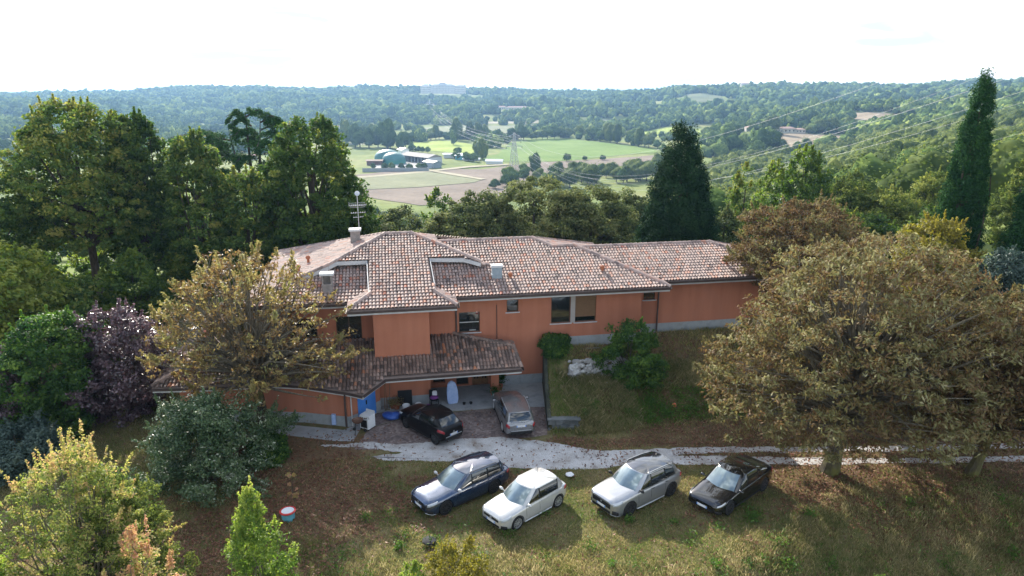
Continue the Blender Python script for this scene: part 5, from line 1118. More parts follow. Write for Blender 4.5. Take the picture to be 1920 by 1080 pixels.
    if sp.get('rearchrome'): MB().box(-hl - .022, -hl + .02, -hw * .62, hw * .62, .50, .53).build('chrome_strip', M['steel'], root)
    # wheels
    rimm = sp.get('rim', M['steel'])
    for x in (xf, xr):
        for s in (-1, 1):
            MX = Matrix.Translation((x, s * (hw - .115), wr)) @ Matrix.Rotation(R(-90 * s), 4, 'X')
            wt = MB().lathe([(wr * .66, -.095), (wr * .93, -.10), (wr, -.07), (wr, .07), (wr * .93, .098), (wr * .68, .09), (wr * .66, .05)], 32, MX, closed=False).build('wheel', M['black'], root, smooth=True)
            rm = MB().lathe([(wr * .70, .03), (wr * .70, .095), (wr * .645, .098), (wr * .62, .05)], 32, MX, closed=True).lathe([(.028, .05), (.07, .085), (.02, .088)], 14, MX)
            for k in range(5):
                A__ = MX @ Matrix.Rotation(6.2832 * k / 5, 4, 'Z')
                for dd in (-.026, .026): rm.hull([A__ @ Vector(p) for p in ((.03, dd - .016, .05), (wr * .66, dd * 2.1 - .017, .07), (wr * .66, dd * 2.1 + .017, .07), (.03, dd + .016, .05))], [A__ @ Vector(p) for p in ((.03, dd - .014, .084), (wr * .66, dd * 2.1 - .015, .092), (wr * .66, dd * 2.1 + .015, .092), (.03, dd + .014, .084))])
            rm.build('rim', rimm, wt, smooth=True); MB().lathe([(wr * .64, .02), (wr * .64, .045)], 24, MX).build('brake_disc', M['rust'], wt)
    return root
def ring_emblem(root, xf_, zf_, xr_, zr_):
    for x, z, t in ((xf_ + .016, zf_, 1),):
        MXe = Matrix.Translation((x, 0, z)) @ Matrix.Rotation(R(90), 4, 'Y')
        e = MB().lathe([(.050, 0), (.062, 0), (.062, .01), (.050, .01)], 20, MXe, closed=True)
        for p in ((-.03, .035, 0, -.04), (0, -.04, .03, .035)): e.tube([(x + .008, p[0], z + p[1]), (x + .008, p[2], z + p[3])], .005, 4)
        for p in ((-.018, .045, 0, .0), (0, .0, .018, .045)): e.tube([(x + .008, p[0], z + p[1]), (x + .008, p[2], z + p[3])], .005, 4)
        e.build('emblem', M['steel'], root)
def diamond_emblem(root, xf_, zf_, xr_, zr_):
    e = MB()
    pts = [(0, .09), (.045, 0), (0, -.09), (-.045, 0)]
    for i in range(4): a, b = pts[i], pts[(i+1) % 4]; e.tube([(xr_ - .015, a[0], zr_ - .05 + a[1]), (xr_ - .015, b[0], zr_ - .05 + b[1])], .011, 5)
    e.build('emblem', M['steel'], root)
def star_emblem(root, xf_, zf_, xr_, zr_):
    x = xr_ - .012; MXe = Matrix.Translation((x, 0, zr_)) @ Matrix.Rotation(R(-90), 4, 'Y'); e = MB().lathe([(.038, 0), (.045, 0), (.045, .008), (.038, .008)], 18, MXe, closed=True)
    for k in range(3): a = R(90 + 120 * k); e.tube([(x, 0, zr_), (x, math.cos(a) * .04, zr_ + math.sin(a) * .04)], .004, 4)
    e.build('emblem', M['steel'], root)
def shield_emblem(root, xf_, zf_, xr_, zr_):
    MB().hull([(xf_ + .012, y, zf_ + z) for y, z in ((-.035, .04), (.035, .04), (.03, -.02), (0, -.05), (-.03, -.02))], [(xf_ + .02, y, zf_ + z) for y, z in ((-.035, .04), (.035, .04), (.03, -.02), (0, -.05), (-.03, -.02))]).build('emblem', M['steel'], root)
darkrim = mottled('dark_rim', (.05, .05, .055), (.09, .09, .095), 5, .35, metal=.6, b_s=0)
def carpos(pf, pr, W_, L_, fo, wb, side=1):
    """placed from where its visible front and rear wheels stand on the ground"""
    a = survey(*pf); b = survey(*pr); h = math.atan2(a.y - b.y, a.x - b.x); d = Vector((math.cos(h), math.sin(h), 0)); n = Vector((-d.y, d.x, 0)) * side; m = (a + b) / 2 - n * (W_ / 2 - .12)
    c = m + d * (-(L_ / 2 - fo) + wb / 2); c.z = 0; return c, h
polo = dict(L=3.97, W=1.68, H=1.46, fo=.82, wb=2.47, wr=.32, col=(.50, .50, .485), metal=.3, rough=.25, top=[(-1.985,.80),(-1.9,.93),(-1.5,.97),(-.6,.95),(.3,.92),(.75,.90),(1.2,.86),(1.6,.81),(1.85,.775),(1.985,.70)],
            gh=dict(wb=1.02, wt=.20, b=-.12, c=-1.28, d=-1.50, dt=-1.36, rb=-1.86, rt=-1.50, drop=.06, third=False), doors=2, emblem=ring_emblem, skirt=M['steel'], lip=None)
suv = dict(L=4.45, W=1.84, H=1.64, fo=.90, wb=2.675, wr=.365, col=(.34, .35, .37), metal=.65, rough=.3, roofcol=(.012, .012, .014), top=[(-2.225,.88),(-2.1,1.04),(-1.6,1.08),(-.6,1.05),(.4,1.03),(.9,1.02),(1.4,.98),(1.85,.93),(2.1,.90),(2.225,.84)],
           gh=dict(wb=1.16, wt=.34, b=.02, c=-.90, d=-1.68, dt=-1.55, rb=-2.05, rt=-1.72, drop=.05), rails=M['steel'], rim=darkrim, skirt=M['steel'], mirror=M['black'], lip=M['steel'], grille=(.45, .86, .98), emblem=shield_emblem)
tesla = dict(L=4.69, W=1.85, H=1.44, fo=.85, wb=2.875, wr=.35, col=(.006, .006, .007), metal=.0, rough=.15, coat=.5, roofcol=(.006, .007, .008), top=[(-2.345,.86),(-2.2,.96),(-1.7,.97),(-.6,.93),(.5,.90),(1.1,.86),(1.6,.78),(2.0,.72),(2.25,.67),(2.345,.61)],
             gh=dict(wb=1.30, wt=.42, b=.12, c=-.75, d=-1.38, dt=-1.10, rb=-2.05, rt=-1.10, drop=.14), rim=darkrim, grille=(.30, .42, .8), lamp=(.06, .50, 7.6, 9.2))
cupra = dict(L=4.64, W=1.80, H=1.46, fo=.88, wb=2.69, wr=.345, col=(.020, .042, .095), metal=.45, rough=.22, roofcol=(.018, .03, .06), top=[(-2.32,.84),(-2.2,.95),(-1.7,.97),(-.6,.95),(.4,.93),(.95,.91),(1.4,.86),(1.85,.82),(2.15,.78),(2.32,.71)],
             gh=dict(wb=1.18, wt=.26, b=.0, c=-.90, d=-1.80, dt=-1.72, rb=-2.12, rt=-1.86, drop=.05), rails=M['black'], rim=darkrim, mirror=M['lightmetal'], lip=M['white'], grille=(.4, .80, .98), emblem=shield_emblem)
clio = dict(L=4.06, W=1.73, H=1.45, fo=.84, wb=2.59, wr=.31, col=(.004, .004, .005), metal=.0, rough=.3, coat=.4, spec=.1, top=[(-2.03,.86),(-1.92,.99),(-1.5,1.02),(-.6,.97),(.3,.92),(.8,.90),(1.25,.86),(1.65,.82),(1.9,.78),(2.03,.70)],
            gh=dict(wb=1.10, wt=.24, b=-.08, c=-.85, d=-1.30, dt=-1.20, rb=-1.90, rt=-1.42, drop=.06), rim=darkrim, emblem=diamond_emblem, rearchrome=True, tlamp=(.01, .42, 6.4, 8.8), rplate=.60)
merc = dict(L=4.60, W=1.77, H=1.46, fo=.80, wb=2.76, wr=.32, col=(.20, .205, .215), metal=.6, rough=.28, top=[(-2.30,.84),(-2.2,.94),(-1.7,.97),(-.6,.95),(.4,.93),(.95,.91),(1.4,.88),(1.85,.84),(2.15,.80),(2.30,.72)],
            gh=dict(wb=1.10, wt=.36, b=.0, c=-.88, d=-1.80, dt=-1.70, rb=-2.18, rt=-1.86, drop=.05), rails=M['steel'], emblem=star_emblem, rearchrome=True, tlamp=(.01, .24, 5.6, 8.8), rplate=.78)
for nm, sp, pf, pr, lb in (('parked_car', polo, (968, 993), (1045, 950), 'pearl-white three-door hatchback second from left in the front row'),
                           ('parked_car', suv, (1178, 968), (1255, 930), 'silver crossover with black roof and bright roof rails in the front row'),
                           ('parked_car', tesla, (1363, 966), (1430, 919), 'glossy black saloon at the right end of the front row'),
                           ('parked_car', cupra, (838, 963), (922, 925), 'dark blue estate car at the left end of the front row'),
                           ('parked_car', clio, (763, 802), (817, 833), 'black hatchback seen from behind on the setts by the garage'),
                           ('parked_car', merc, (929, 770), (944, 808), 'silver-grey estate seen from behind below the porch column')):
    c, h = carpos(pf, pr, sp['W'], sp['L'], sp['fo'], sp['wb']); o = car(nm, (c.x, c.y, .02), h, lb, sp); tag(o, group='cars parked at the villa')
# ================================================================== things around the porch and garden
def at_l(a, b, z=0.0): v = l2w(a, b, z); return (v.x, v.y, v.z)
def sp_(px, py, dz=0): v = survey(px, py, dz); return v
def putdown(o, loc, rz=0.0): o.location = loc; o.rotation_euler = (0, 0, rz); return o
# cooker standing outside the garage
p = sp_(690, 803); ck = empty('cooker', (p.x, p.y, .02), R(-28), 'old white cooker with black oven door outside the blue garage door', 'cooker')
MB().box(-.3,.3,-.3,.3,.08,.85).build('body', M['white'], ck, bevel=.012); MB().box(-.22,.22,-.325,-.302,.16,.62).build('oven_door', M['black'], ck, bevel=.01)
MB().box(-.26,.26,-.345,-.326,.65,.67).build('handle', M['steel'], ck); MB().box(-.3,.3,-.29,.3,.852,.87).box(-.3,.3,.27,.3,.87,1.0).build('hob', M['dirtywhite'], ck)
kb = MB()
for k in range(4): kb.lathe([(.022, 0), (.022, .03)], 10, Matrix.Translation((-.2+.13*k, -.302, .76)) @ Matrix.Rotation(R(90), 4, 'X'))
kb.build('knob', M['black'], ck)
for s in (-1, 1):
    for t in (-1, 1): MB().box(s*.25-.03, s*.25+.03, t*.25-.03, t*.25+.03, 0, .08).build('leg', M['black'], ck)
# barbecue
p = sp_(672, 812); bq = empty('barbecue', (p.x, p.y, .02), R(15), 'rusty wheeled barbecue in front of the white cooker', 'barbecue')
MB().lathe([(.03,.62),(.2,.63),(.3,.74),(.31,.80),(.28,.79),(.2,.68),(.03,.66)], 18).build('fire_bowl', M['rust'], bq, smooth=True)
for k in range(3): a = 2.1*k; MB().tube([(math.cos(a)*.2, math.sin(a)*.2, .66), (math.cos(a)*.38, math.sin(a)*.38, .04)], .018, 6).build('leg', M['black'], bq)
for a in (0, 2.1): MB().lathe([(.09,-.02),(.09,.02)], 14, Matrix.Translation((math.cos(a)*.38, math.sin(a)*.38, .09)) @ Matrix.Rotation(R(90), 4, 'X')).build('wheel', M['black'], bq)
MB().tube([(.3,0,.78),(.6,.05,.82),(.6,-.2,.82)], .015, 6).build('handle', M['darkwood'], bq)
# blue covered ride-on lump
p = sp_(733, 785); m = MB().blob((0,0,.16), (.55,.34,.2), 3, 5, .05).blob((.25,.1,.26), (.28,.22,.14), 3, 6, .06); o = m.build('folded_tarpaulin', M['bluetarp'], None, smooth=True); putdown(o, (p.x, p.y, .02), R(-25)); tag(o, 'crumpled blue tarpaulin heap on the concrete before the recess', 'tarpaulin')
# white tub, small white bag, purple things
p = sp_(762, 775); o = MB().lathe([(.16,0),(.21,.5),(.225,.5),(.22,.53),(.19,.52),(.15,.05)], 20).build('bucket', M['white'], None, smooth=True); putdown(o, (p.x, p.y, .02)); tag(o, 'tall white plastic bucket left of the black hatchback', 'bucket')
p = Vector(at_l(-6.0, -1.95)); o = MB().blob((0,0,.16), (.22,.16,.18), 2, 9, .12).build('plastic_bag', M['white'], None, smooth=True); putdown(o, (p.x, p.y, .02)); tag(o, 'small white plastic bag at the wall behind the black hatchback', 'bag')
ch_ = empty('garden_chair', at_l(-5.05, -1.9, .02), R(20), 'dark garden chair heaped with purple cushions at the porch corner', 'chair')
MB().box(-.24,.24,-.22,.22,.40,.45).build('seat', M['dark'], ch_, bevel=.01); MB().box(-.24,.24,.20,.25,.45,.95).build('backrest', M['dark'], ch_, bevel=.01)
for s in (-1,1):
    for t in (-1,1): MB().box(s*.21-.02,s*.21+.02,t*.19-.02,t*.19+.02,0,.40).build('leg', M['dark'], ch_)
o = MB().blob((0,0,.10), (.26,.2,.12), 2, 3, .08).build('cushion', M['purple'], None, smooth=True); putdown(o, at_l(-5.05,-1.92,.46), .3); tag(o, 'purple cushion lying on the dark garden chair', 'cushion')
o = MB().blob((0,0,.10), (.3,.18,.12), 2, 4, .1).build('cushion', M['purple'], None, smooth=True); putdown(o, at_l(-5.5,-2.2,.02), .8); tag(o, 'purple cushion dropped on the ground beside the chair', 'cushion')
o = MB().box(-.14,.14,-.12,.12,0,.3).build('canister', M['white'], None, bevel=.04); putdown(o, at_l(-5.0,-1.75,.60), .2); tag(o, 'white canister on top of the cushioned chair', 'canister')
# dark panel leaning on the recess wall, tools, pots
o = MB().box(-.42,.42,-.02,.02,0,.95).build('panel', M['dark'], None, bevel=.01); o.rotation_euler = (R(-9), 0, HA); o.location = at_l(-6.75,-1.62,.02); tag(o, 'black panel leaning against the orange recess wall', 'panel')
tools = [('rake', -7.95, 2.0, .05), ('broom', -7.8, 1.75, -.08), ('hoe', -7.68, 1.6, .10)]
for nm, a, ln, ti in tools:
    e = empty(nm, at_l(a, -2.05, .02), HA, {'rake': 'rake with tall pale handle leaning in the corner beside the garage door', 'broom': 'broom leaning between rake and hoe beside the garage door', 'hoe': 'hoe leaning nearest the black panel beside the garage door'}[nm], 'garden tool')
    MB().tube([(0,0,.05),(ti,.5,ln)], .022, 6).build('shaft', M['wood'] if nm != 'hoe' else M['twig'], e)
    if nm == 'rake':
        m = MB().box(-.2,.2,-.02,.02,.03,.06)
        for k in range(8): m.box(-.19+.05*k,-.18+.05*k,-.02,0,0,.03)
        m.build('head', M['steel'], e)
    elif nm == 'broom': MB().box(-.16,.16,-.04,.04,0,.11).build('head', M['twig'], e, bevel=.01)
    else: MB().box(-.08,.08,-.01,.01,0,.12).build('head', M['steel'], e)
for a, b, r, h, mt, lb in ((-7.25,-1.95,.2,.3,'terracotta','terracotta pot left of the black panel'), (-7.5,-1.85,.14,.22,'terracotta','smaller terracotta pot beside the garden tools'), (-1.35,-1.75,.2,.42,'teal','teal flower pot at the foot of the porch column')):
    pt_ = empty('flower_pot', at_l(a, b, .02 if b < -1.8 or a < -3 else .13), 0, lb, 'pot'); MB().lathe([(r*.7,0),(r,h*.85),(r*1.1,h*.85),(r*1.1,h),(r*.9,h),(r*.85,h*.8),(r*.3,h*.78)], 16).build('pot', M[mt], pt_, smooth=True)
    rs = np.random.RandomState(int(abs(a)*100)); nn = 260; C_ = rs.normal(0, 1, (nn, 3)) * [r*.9, r*.9, .12] + [0, 0, h+.15]
    mesh_obj('foliage', np_mesh('foliage', leaf_quads(rs, C_, unit(rs.normal(0,1,(nn,3))+[0,0,.6]), .1, .05, .4), np.arange(nn*4).reshape(-1,4), M['darkgreen'] if mt != 'terracotta' else M['rusty'], {'v': np.repeat(rs.uniform(.2,.9,nn),4)}), pt_)
# pale blue padded sun-lounger cushion standing in the porch
e = empty('folded_lounger', at_l(-3.95,-2.0,.135), HA+R(10), 'tall pale blue padded lounger cushion standing tilted in the porch', 'lounger')
m = MB(); 
for k, (z, y, wd) in enumerate(((.0,0,.30),(.3,.03,.36),(.62,.10,.36),(.95,.20,.32),(1.22,.30,.22))): pass
m.hull([(-.28,-.14,0),(.28,-.14,0),(.34,-.12,.3),(.34,-.02,.75),(.25,.12,1.2),(.0,.2,1.36),(-.25,.12,1.2),(-.34,-.02,.75),(-.34,-.12,.3)], [(-.28,0,-.0),(.28,0,-.0),(.34,.02,.3),(.34,.12,.75),(.25,.26,1.2),(.0,.33,1.36),(-.25,.26,1.2),(-.34,.12,.75),(-.34,.02,.3)])
m.build('cushion', M['paleblue'], e, bevel=.04, smooth=True)
for s in (-1,1): MB().tube([(s*.25,.05,0),(s*.25,.2,.9)], .018, 6).build('frame', M['steel'], e)
for i, a in enumerate((-3.3, -2.9)):
    o = MB().lathe([(.06,0),(.1,.12),(.09,.13),(.05,.03)], 12).build('bowl', M['black'], None, smooth=True); putdown(o, at_l(a,-2.3,.132)); tag(o, ('small black bowl nearer the lounger cushion on the porch floor', 'small black bowl nearer the door on the porch floor')[i], 'bowl')
o = MB().tube([(0,0,.03),(1.9,.9,.05)], .02, 6).build('pole', M['twig'], None); p = sp_(700,802); putdown(o, (p.x, p.y, .01), R(10)); tag(o, 'thin pale pole lying on the ground by the tarpaulin', 'pole')
# potted bush right of the column
e = empty('potted_shrub', at_l(-.85,-.35,.02), 0, 'dark potted shrub right of the porch column', 'plant'); MB().lathe([(.15,0),(.22,.35),(.2,.35),(.1,.3)], 14).build('pot', M['terracotta'], e, smooth=True)
rs = np.random.RandomState(66); nn = 900; C_ = rs.normal(0, 1, (nn, 3)) * [.2,.2,.3] + [0,0,.95]
mesh_obj('foliage', np_mesh('foliage', leaf_quads(rs, C_, unit(rs.normal(0,1,(nn,3))+[0,0,.6]), .13, .06, .4), np.arange(nn*4).reshape(-1,4), M['darkgreen'], {'v': np.repeat(rs.uniform(.1,.7,nn),4)}), e)
# round tub on the grass
p = sp_(541, 973); e = empty('round_tub', (p.x, p.y, 0), 0, 'round cyan tub with red rim and white lid on the leaf-strewn grass', 'tub')
MB().lathe([(.27,0),(.29,.38),(.26,.38)], 24).build('body', M['cyan'], e, smooth=True); MB().lathe([(.29,.381),(.345,.385),(.35,.43),(.28,.45),(.275,.40)], 24, closed=True).build('rim', M['red'], e, smooth=True); MB().lathe([(.272,.385),(.272,.425)], 24).build('lid', M['white'], e)
for px, py, r, mt, nm, lb in ((1264,762,.13,'orange','ball','orange-red ball on the green grass under the chestnut edge'), (1139,722,.15,'white','stone','white stone on the terrace slope, the one farther from the track'), (1142,712,.10,'white','stone','small white stone just above the larger one on the slope'), (1068,894,.20,'white','stone','flat white stone between the white hatchback and the track'), (805,1022,.30,'dark','stone','dark flat slab lying in the grass left of the yellow-green shrub')):
    p = sp_(px, py); m = MB(); m.blob((0,0,r*.8), (r,r,r if nm == 'ball' else r*(.5 if px > 1100 else .22)), 3, int(px), 0.0 if nm == 'ball' else .12); o = m.build(nm, M[mt], None, smooth=True); putdown(o, tuple(p - Vector((0,0,.02)))); tag(o, lb, nm)
# ================================================================== valley: fields, woods, farm, far buildings, power line
def Pf(*pts): return [tuple(survey(*p)[:2]) for p in pts]
FIELDS = []
def fld(pts, mat, label=None, step=40, dz=.25):
    poly = Pf(*pts); FIELDS.append(poly); sheet('field', ragged(poly, 14, 2.0, 3), mat, dz, step)
brown = field('ploughed_field', (.19, .155, .125), (.25, .205, .165), .5, .12, .5); brown2 = field('stubble_field', (.26, .21, .15), (.36, .29, .20), .9, .08, .6)
greenf = field('meadow', (.13, .20, .050), (.18, .25, .075), .4, .06, .4); brightf = field('mown_meadow', (.24, .31, .065), (.33, .38, .10), .2, .05, .5)
olivef = field('olive_field', (.13, .15, .075), (.18, .19, .10), 1.2, .05, .7); pale = field('pale_field', (.32, .29, .20), (.40, .36, .26), .7, .05, .4); graygreen = field('grey_field', (.19, .20, .12), (.24, .245, .15), .4, .09, .6)
fld([(640,332),(760,318),(900,318),(1000,305),(1110,300),(1230,291),(1240,297),(1160,312),(1060,325),(1000,350),(900,380),(790,385),(700,372),(640,360)], brown)
fld([(640,336),(800,322),(905,337),(890,343),(790,352),(700,356),(640,358)], graygreen, dz=.5)
fld([(790,319),(796,318),(912,337),(900,339)], pale, dz=.8)
fld([(966,262),(1045,259),(1130,267),(1225,279),(1232,286),(1180,290),(1100,298),(1040,303),(930,303),(890,300),(930,290),(950,275)], greenf)
fld([(764,270),(825,263),(880,270),(912,281),(880,289),(800,283)], brightf)
fld([(780,240),(860,236),(955,236),(1010,232),(1012,242),(940,252),(850,256),(785,246)], graygreen)
fld([(1180,250),(1245,240),(1340,243),(1330,256),(1280,259),(1210,257)], brightf)
fld([(1440,251),(1500,250),(1600,251),(1612,257),(1570,276),(1520,284),(1478,280),(1452,268)], brown2)
fld([(15,277),(80,276),(90,300),(20,300)], brightf); fld([(0,262),(70,264),(70,275),(0,273)], olivef)
fld([(1585,212),(1690,215),(1692,226),(1660,230),(1588,222)], brown2, dz=.6); fld([(1590,226),(1690,229),(1680,240),(1600,238)], greenf, dz=.6)
fld([(755,200),(800,196),(862,199),(868,211),(800,213),(760,210)], brightf, dz=.6); fld([(1040,205),(1090,202),(1100,209),(1060,212)], brightf, dz=.6)
fld([(1282,178),(1350,180),(1360,190),(1300,193),(1280,186)], olivef, dz=.6); fld([(1560,188),(1640,190),(1640,196),(1570,195)], greenf, dz=.6)
fld([(640,262),(700,262),(700,272),(640,272)], graygreen); fld([(880,226),(1010,226),(1010,231),(885,232)], pale, dz=.6)
fld([(1090,222),(1160,222),(1180,236),(1100,236)], olivef, dz=.6); fld([(330,232),(420,236),(420,243),(330,240)], greenf, dz=.6); fld([(220,262),(330,270),(330,282),(220,276)], greenf)
fld([(1530,262),(1600,262),(1590,270),(1540,272)], olivef, dz=.9)
# farm yard and tracks
sheet('farm_yard', Pf((700,310),(760,297),(830,305),(812,316),(730,322),(690,322)), field('pale_yard', (.34,.32,.29), (.44,.42,.39)), .35, 30)
sheet('farm_track', Pf((640,334),(700,330),(800,321),(880,312),(960,308),(960,310),(880,315),(800,324),(700,333),(640,338)), pale, .6, 30)

# far trees: three crown shapes scattered over the wooded land, merged as stuff
def quad_sphere(m):
    key = {}; V = []; Q = []
    def vid(p):
        p = np.array(p, float); p = p / np.linalg.norm(p); k = tuple(np.round(p, 4))
        if k not in key: key[k] = len(V); V.append(p)
        return key[k]
    for ax in range(3):
        for s in (-1, 1):
            for i in range(m):
                for j in range(m):
                    c = []
                    for di, dj in ((0, 0), (1, 0), (1, 1), (0, 1)):
                        u = math.tan((((i + di) / m) - .5) * math.pi / 2); v = math.tan((((j + dj) / m) - .5) * math.pi / 2); p = [0, 0, 0]; p[ax] = s; p[(ax + 1) % 3] = u; p[(ax + 2) % 3] = v * s; c.append(vid(p))
                    Q.append(c)
    return np.array(V), np.array(Q)
def crown_proto(rs, nq, tall=1.0, core=3, cs=.86):
    """unit-radius lumpy crown: a rough solid heart wrapped in leaf patches, base at 0"""
    dn = dirnoise(rs, 9, .5); D = unit(rs.normal(0, 1, (nq, 3))); q = (rs.uniform(.7, 1.06, nq) ** .5) * dn(D); P_ = D * q[:, None]; P_[:, 2] = P_[:, 2] * .85 * tall + .80 * tall; P_[:, 2] = np.maximum(P_[:, 2], .02)
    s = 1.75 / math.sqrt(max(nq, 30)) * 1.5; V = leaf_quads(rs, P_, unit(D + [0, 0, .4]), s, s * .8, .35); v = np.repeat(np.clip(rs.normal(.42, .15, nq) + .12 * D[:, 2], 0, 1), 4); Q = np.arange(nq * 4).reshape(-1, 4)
    SV, SQ = quad_sphere(core); k = dn(SV) * cs * (1 + rs.normal(0, .07, len(SV))); CV = SV * k[:, None]; CV[:, 2] = np.maximum(CV[:, 2] * .85 * tall + .80 * tall, 0)
    return np.concatenate([V, CV]), np.concatenate([Q, SQ + len(V)]), np.concatenate([v, np.clip(rs.normal(.38, .1, len(SV)), 0, 1)])
def scatter(name, X, Y, Rr, protos, mat, rs, tall=None, hue=None, kind='stuff'):
    Z = H(X, Y) - .3; Vs = []; vs = []; Qs = []; off = 0; pi_ = rs.randint(0, len(protos), len(X)); hv = rs.normal(0, .10, len(X)) if hue is None else hue
    for k, (pv, pq, pa) in enumerate(protos):
        m = pi_ == k; n = m.sum()
        if n == 0: continue
        a = rs.uniform(0, 6.28, n); c, s = np.cos(a), np.sin(a); r = Rr[m]; tl = rs.uniform(.85, 1.35, n)
        x = pv[None, :, 0] * c[:, None] - pv[None, :, 1] * s[:, None]; y = pv[None, :, 0] * s[:, None] + pv[None, :, 1] * c[:, None]; z = np.broadcast_to(pv[None, :, 2], x.shape)
        Vs.append(np.stack([x * r[:, None] + X[m][:, None], y * r[:, None] + Y[m][:, None], z * (r * tl)[:, None] + Z[m][:, None]], -1).reshape(-1, 3)); vs.append((pa[None] + hv[m][:, None]).ravel())
        Qs.append((pq[None] + (np.arange(n) * len(pv))[:, None, None] + off).reshape(-1, 4)); off += n * len(pv)
    V = np.concatenate(Vs); v = np.clip(np.concatenate(vs), 0, 1); o = mesh_obj(name, np_mesh(name, V, np.concatenate(Qs), mat, {'v': v}, smooth=True)); tag(o, kind=kind); return o
rs = np.random.RandomState(21)
inview = lambda X, Y: np.abs(X / Y) < .80
CLEAR = [((831 - 960) / 1331 * 2330, 2330, 150), ((1398 - 960) / 1331 * 2280, 2280, 45)] + [(survey(*p)[0], survey(*p)[1] - 25, r) for p, r in (((1452, 249), 50), ((952, 206), 75), ((632, 243), 22))]
nofield = lambda X, Y: ~np.any([pip(X, Y, p) for p in FIELDS] + [((X - c[0]) ** 2 + ((Y - c[1]) * .8) ** 2 < c[2] ** 2) for c in CLEAR], 0)
prA = [crown_proto(rs, 10, 1, 3, 1.0) for _ in range(5)]; prB = [crown_proto(rs, 60, 1, 4, .95) for _ in range(5)]; prC = [crown_proto(rs, 420, 1, 5, .85) for _ in range(4)]
def jgrid(x0, x1, y0, y1, st):
    gx, gy = np.meshgrid(np.arange(x0, x1, st), np.arange(y0, y1, st)); return (gx + rs.uniform(-.45, .45, gx.shape) * st).ravel(), (gy + rs.uniform(-.45, .45, gy.shape) * st).ravel()
def margin(X, Y, poly_list=FIELDS): return nofield(X, Y - 8) & nofield(X, Y + 6) & nofield(X - 6, Y) & nofield(X + 6, Y)
# distant hills
X, Y = jgrid(-2400, 2400, 1500, 2850, 16); k = inview(X, Y); X, Y = X[k], Y[k]; Z = H(X, Y); g = wob(X, Y, 140, 2.0) + .6 * wob(X, Y, 60, 5.0)
k = (Z > -45.8) & margin(X, Y) & ((g > -.42 + .45 * S(-.10, 0, X / Y) * (1 - S(1900, 2300, Y))) | (rs.uniform(0, 1, len(X)) < .15) | (X < -180)); X, Y, g = X[k], Y[k], g[k]
scatter('distant_wood', X, Y, rs.uniform(6.5, 12.5, len(X)), prA, M['farleaf'], rs, hue=rs.normal(.02, .14, len(X)) + .14 * wob(X, Y, 90, 9))
# mid hills
X, Y = jgrid(-1250, 1250, 700, 1500, 11.5); k = inview(X, Y); X, Y = X[k], Y[k]; Z = H(X, Y); g = wob(X, Y, 70, 1.0) + .6 * wob(X, Y, 30, 3.0)
k = (Z > -45.5) & margin(X, Y) & ((g > -.38 + .45 * S(-.10, 0, X / Y) * (1 - S(.4, .5, X / Y))) | (rs.uniform(0, 1, len(X)) < .12)); 
scatter('hillside_wood', X[k], Y[k], rs.uniform(4.6, 8.6, k.sum()), prB, M['farleaf'], rs, hue=rs.normal(.05, .14, k.sum()) + .08 * wob(X[k], Y[k], 60, 9))
# hedge lines dividing the flat valley fields
X, Y = jgrid(-1250, 700, 760, 1640, 9); k = inview(X, Y); X, Y = X[k], Y[k]; Z = H(X, Y)
k = (Z < -45) & margin(X, Y) & ((np.abs(wob(X, Y, 120, 3.0)) < .045) | (np.abs(wob(X, Y, 75, 6.0) - .2) < .022) | (rs.uniform(0, 1, len(X)) < .006)) & (np.hypot(X + 130, Y - 820) > 90)
scatter('hedgerows', X[k], Y[k], rs.uniform(3.6, 7.6, k.sum()), prB, M['farleaf'], rs, hue=rs.normal(.05, .14, k.sum()))
# wood on the nearer slopes beyond the villa's own trees
X, Y = jgrid(-460, 560, 240, 700, 8.5); k = inview(X, Y); X, Y = X[k], Y[k]; Z = H(X, Y); g = wob(X, Y, 45, 1.5) + .6 * wob(X, Y, 20, 3.5)
k = (Z > -44.5) & margin(X, Y) & (g > -.5)
scatter('slope_wood', X[k], Y[k], rs.uniform(3.2, 6.2, k.sum()), prC, M['midleaf'], rs, hue=rs.normal(-.02, .12, k.sum()) + .10 * wob(X[k], Y[k], 40, 9))
# trees one can tell apart in the valley: copies of a few crowns
def valley_proto(seed, tall, mat):
    r_ = np.random.RandomState(seed); root = empty('valley_tree', (0, 0, 0)); V, Q_, v = crown_proto(r_, 700, tall, 6, .8); V = V * .5; V[:, 2] += .16
    mesh_obj('crown', np_mesh('crown', V, Q_, mat, {'v': v}, smooth=True), root); MB().tube([(0,0,-.1),(.01,0,.25),(0,.01,.7)], [.035,.028,.01], 6).build('trunk', M['bark'], root); return root
vp = [valley_proto(1, 1.0, M['farleaf']), valley_proto(2, 1.05, M['midleaf']), valley_proto(3, 1.75, M['farleaf']), valley_proto(4, 1.9, M['midleaf']), valley_proto(5, .8, M['farleaf'])]; used = set()
def vtree(kind, x, y, width, label, group):
    o = vp[kind]
    if kind in used:
        c = o.copy(); COL.objects.link(c)
        for ch in o.children: d = ch.copy(); COL.objects.link(d); d.parent = c
        o = c
    used.add(kind); o.location = (x, y, Hs(x, y) - .2); s = width * random.uniform(.85, 1.2); o.scale = (s, s, s * random.uniform(.9, 1.15)); o.rotation_euler = (0, 0, random.uniform(0, 6.28)); tag(o, label, 'tree', group)
def vrow(p, q, n, kinds, width, label, group, jit=5):
    a = survey(*p); b = survey(*q)
    for i in range(n):
        t = (i + random.uniform(-.2, .2)) / max(1, n - 1); c = a.lerp(b, t); vtree(random.choice(kinds), c.x + random.uniform(-jit, jit), c.y + random.uniform(-jit, jit), width * random.uniform(.7, 1.25), label, group)
random.seed(12)
vrow((655,276), (775,280), 16, [0,2,2,0], 17, 'dark tree in the clump left of the bright meadow beyond the farm', 'trees of the clump left of the meadow', 14)
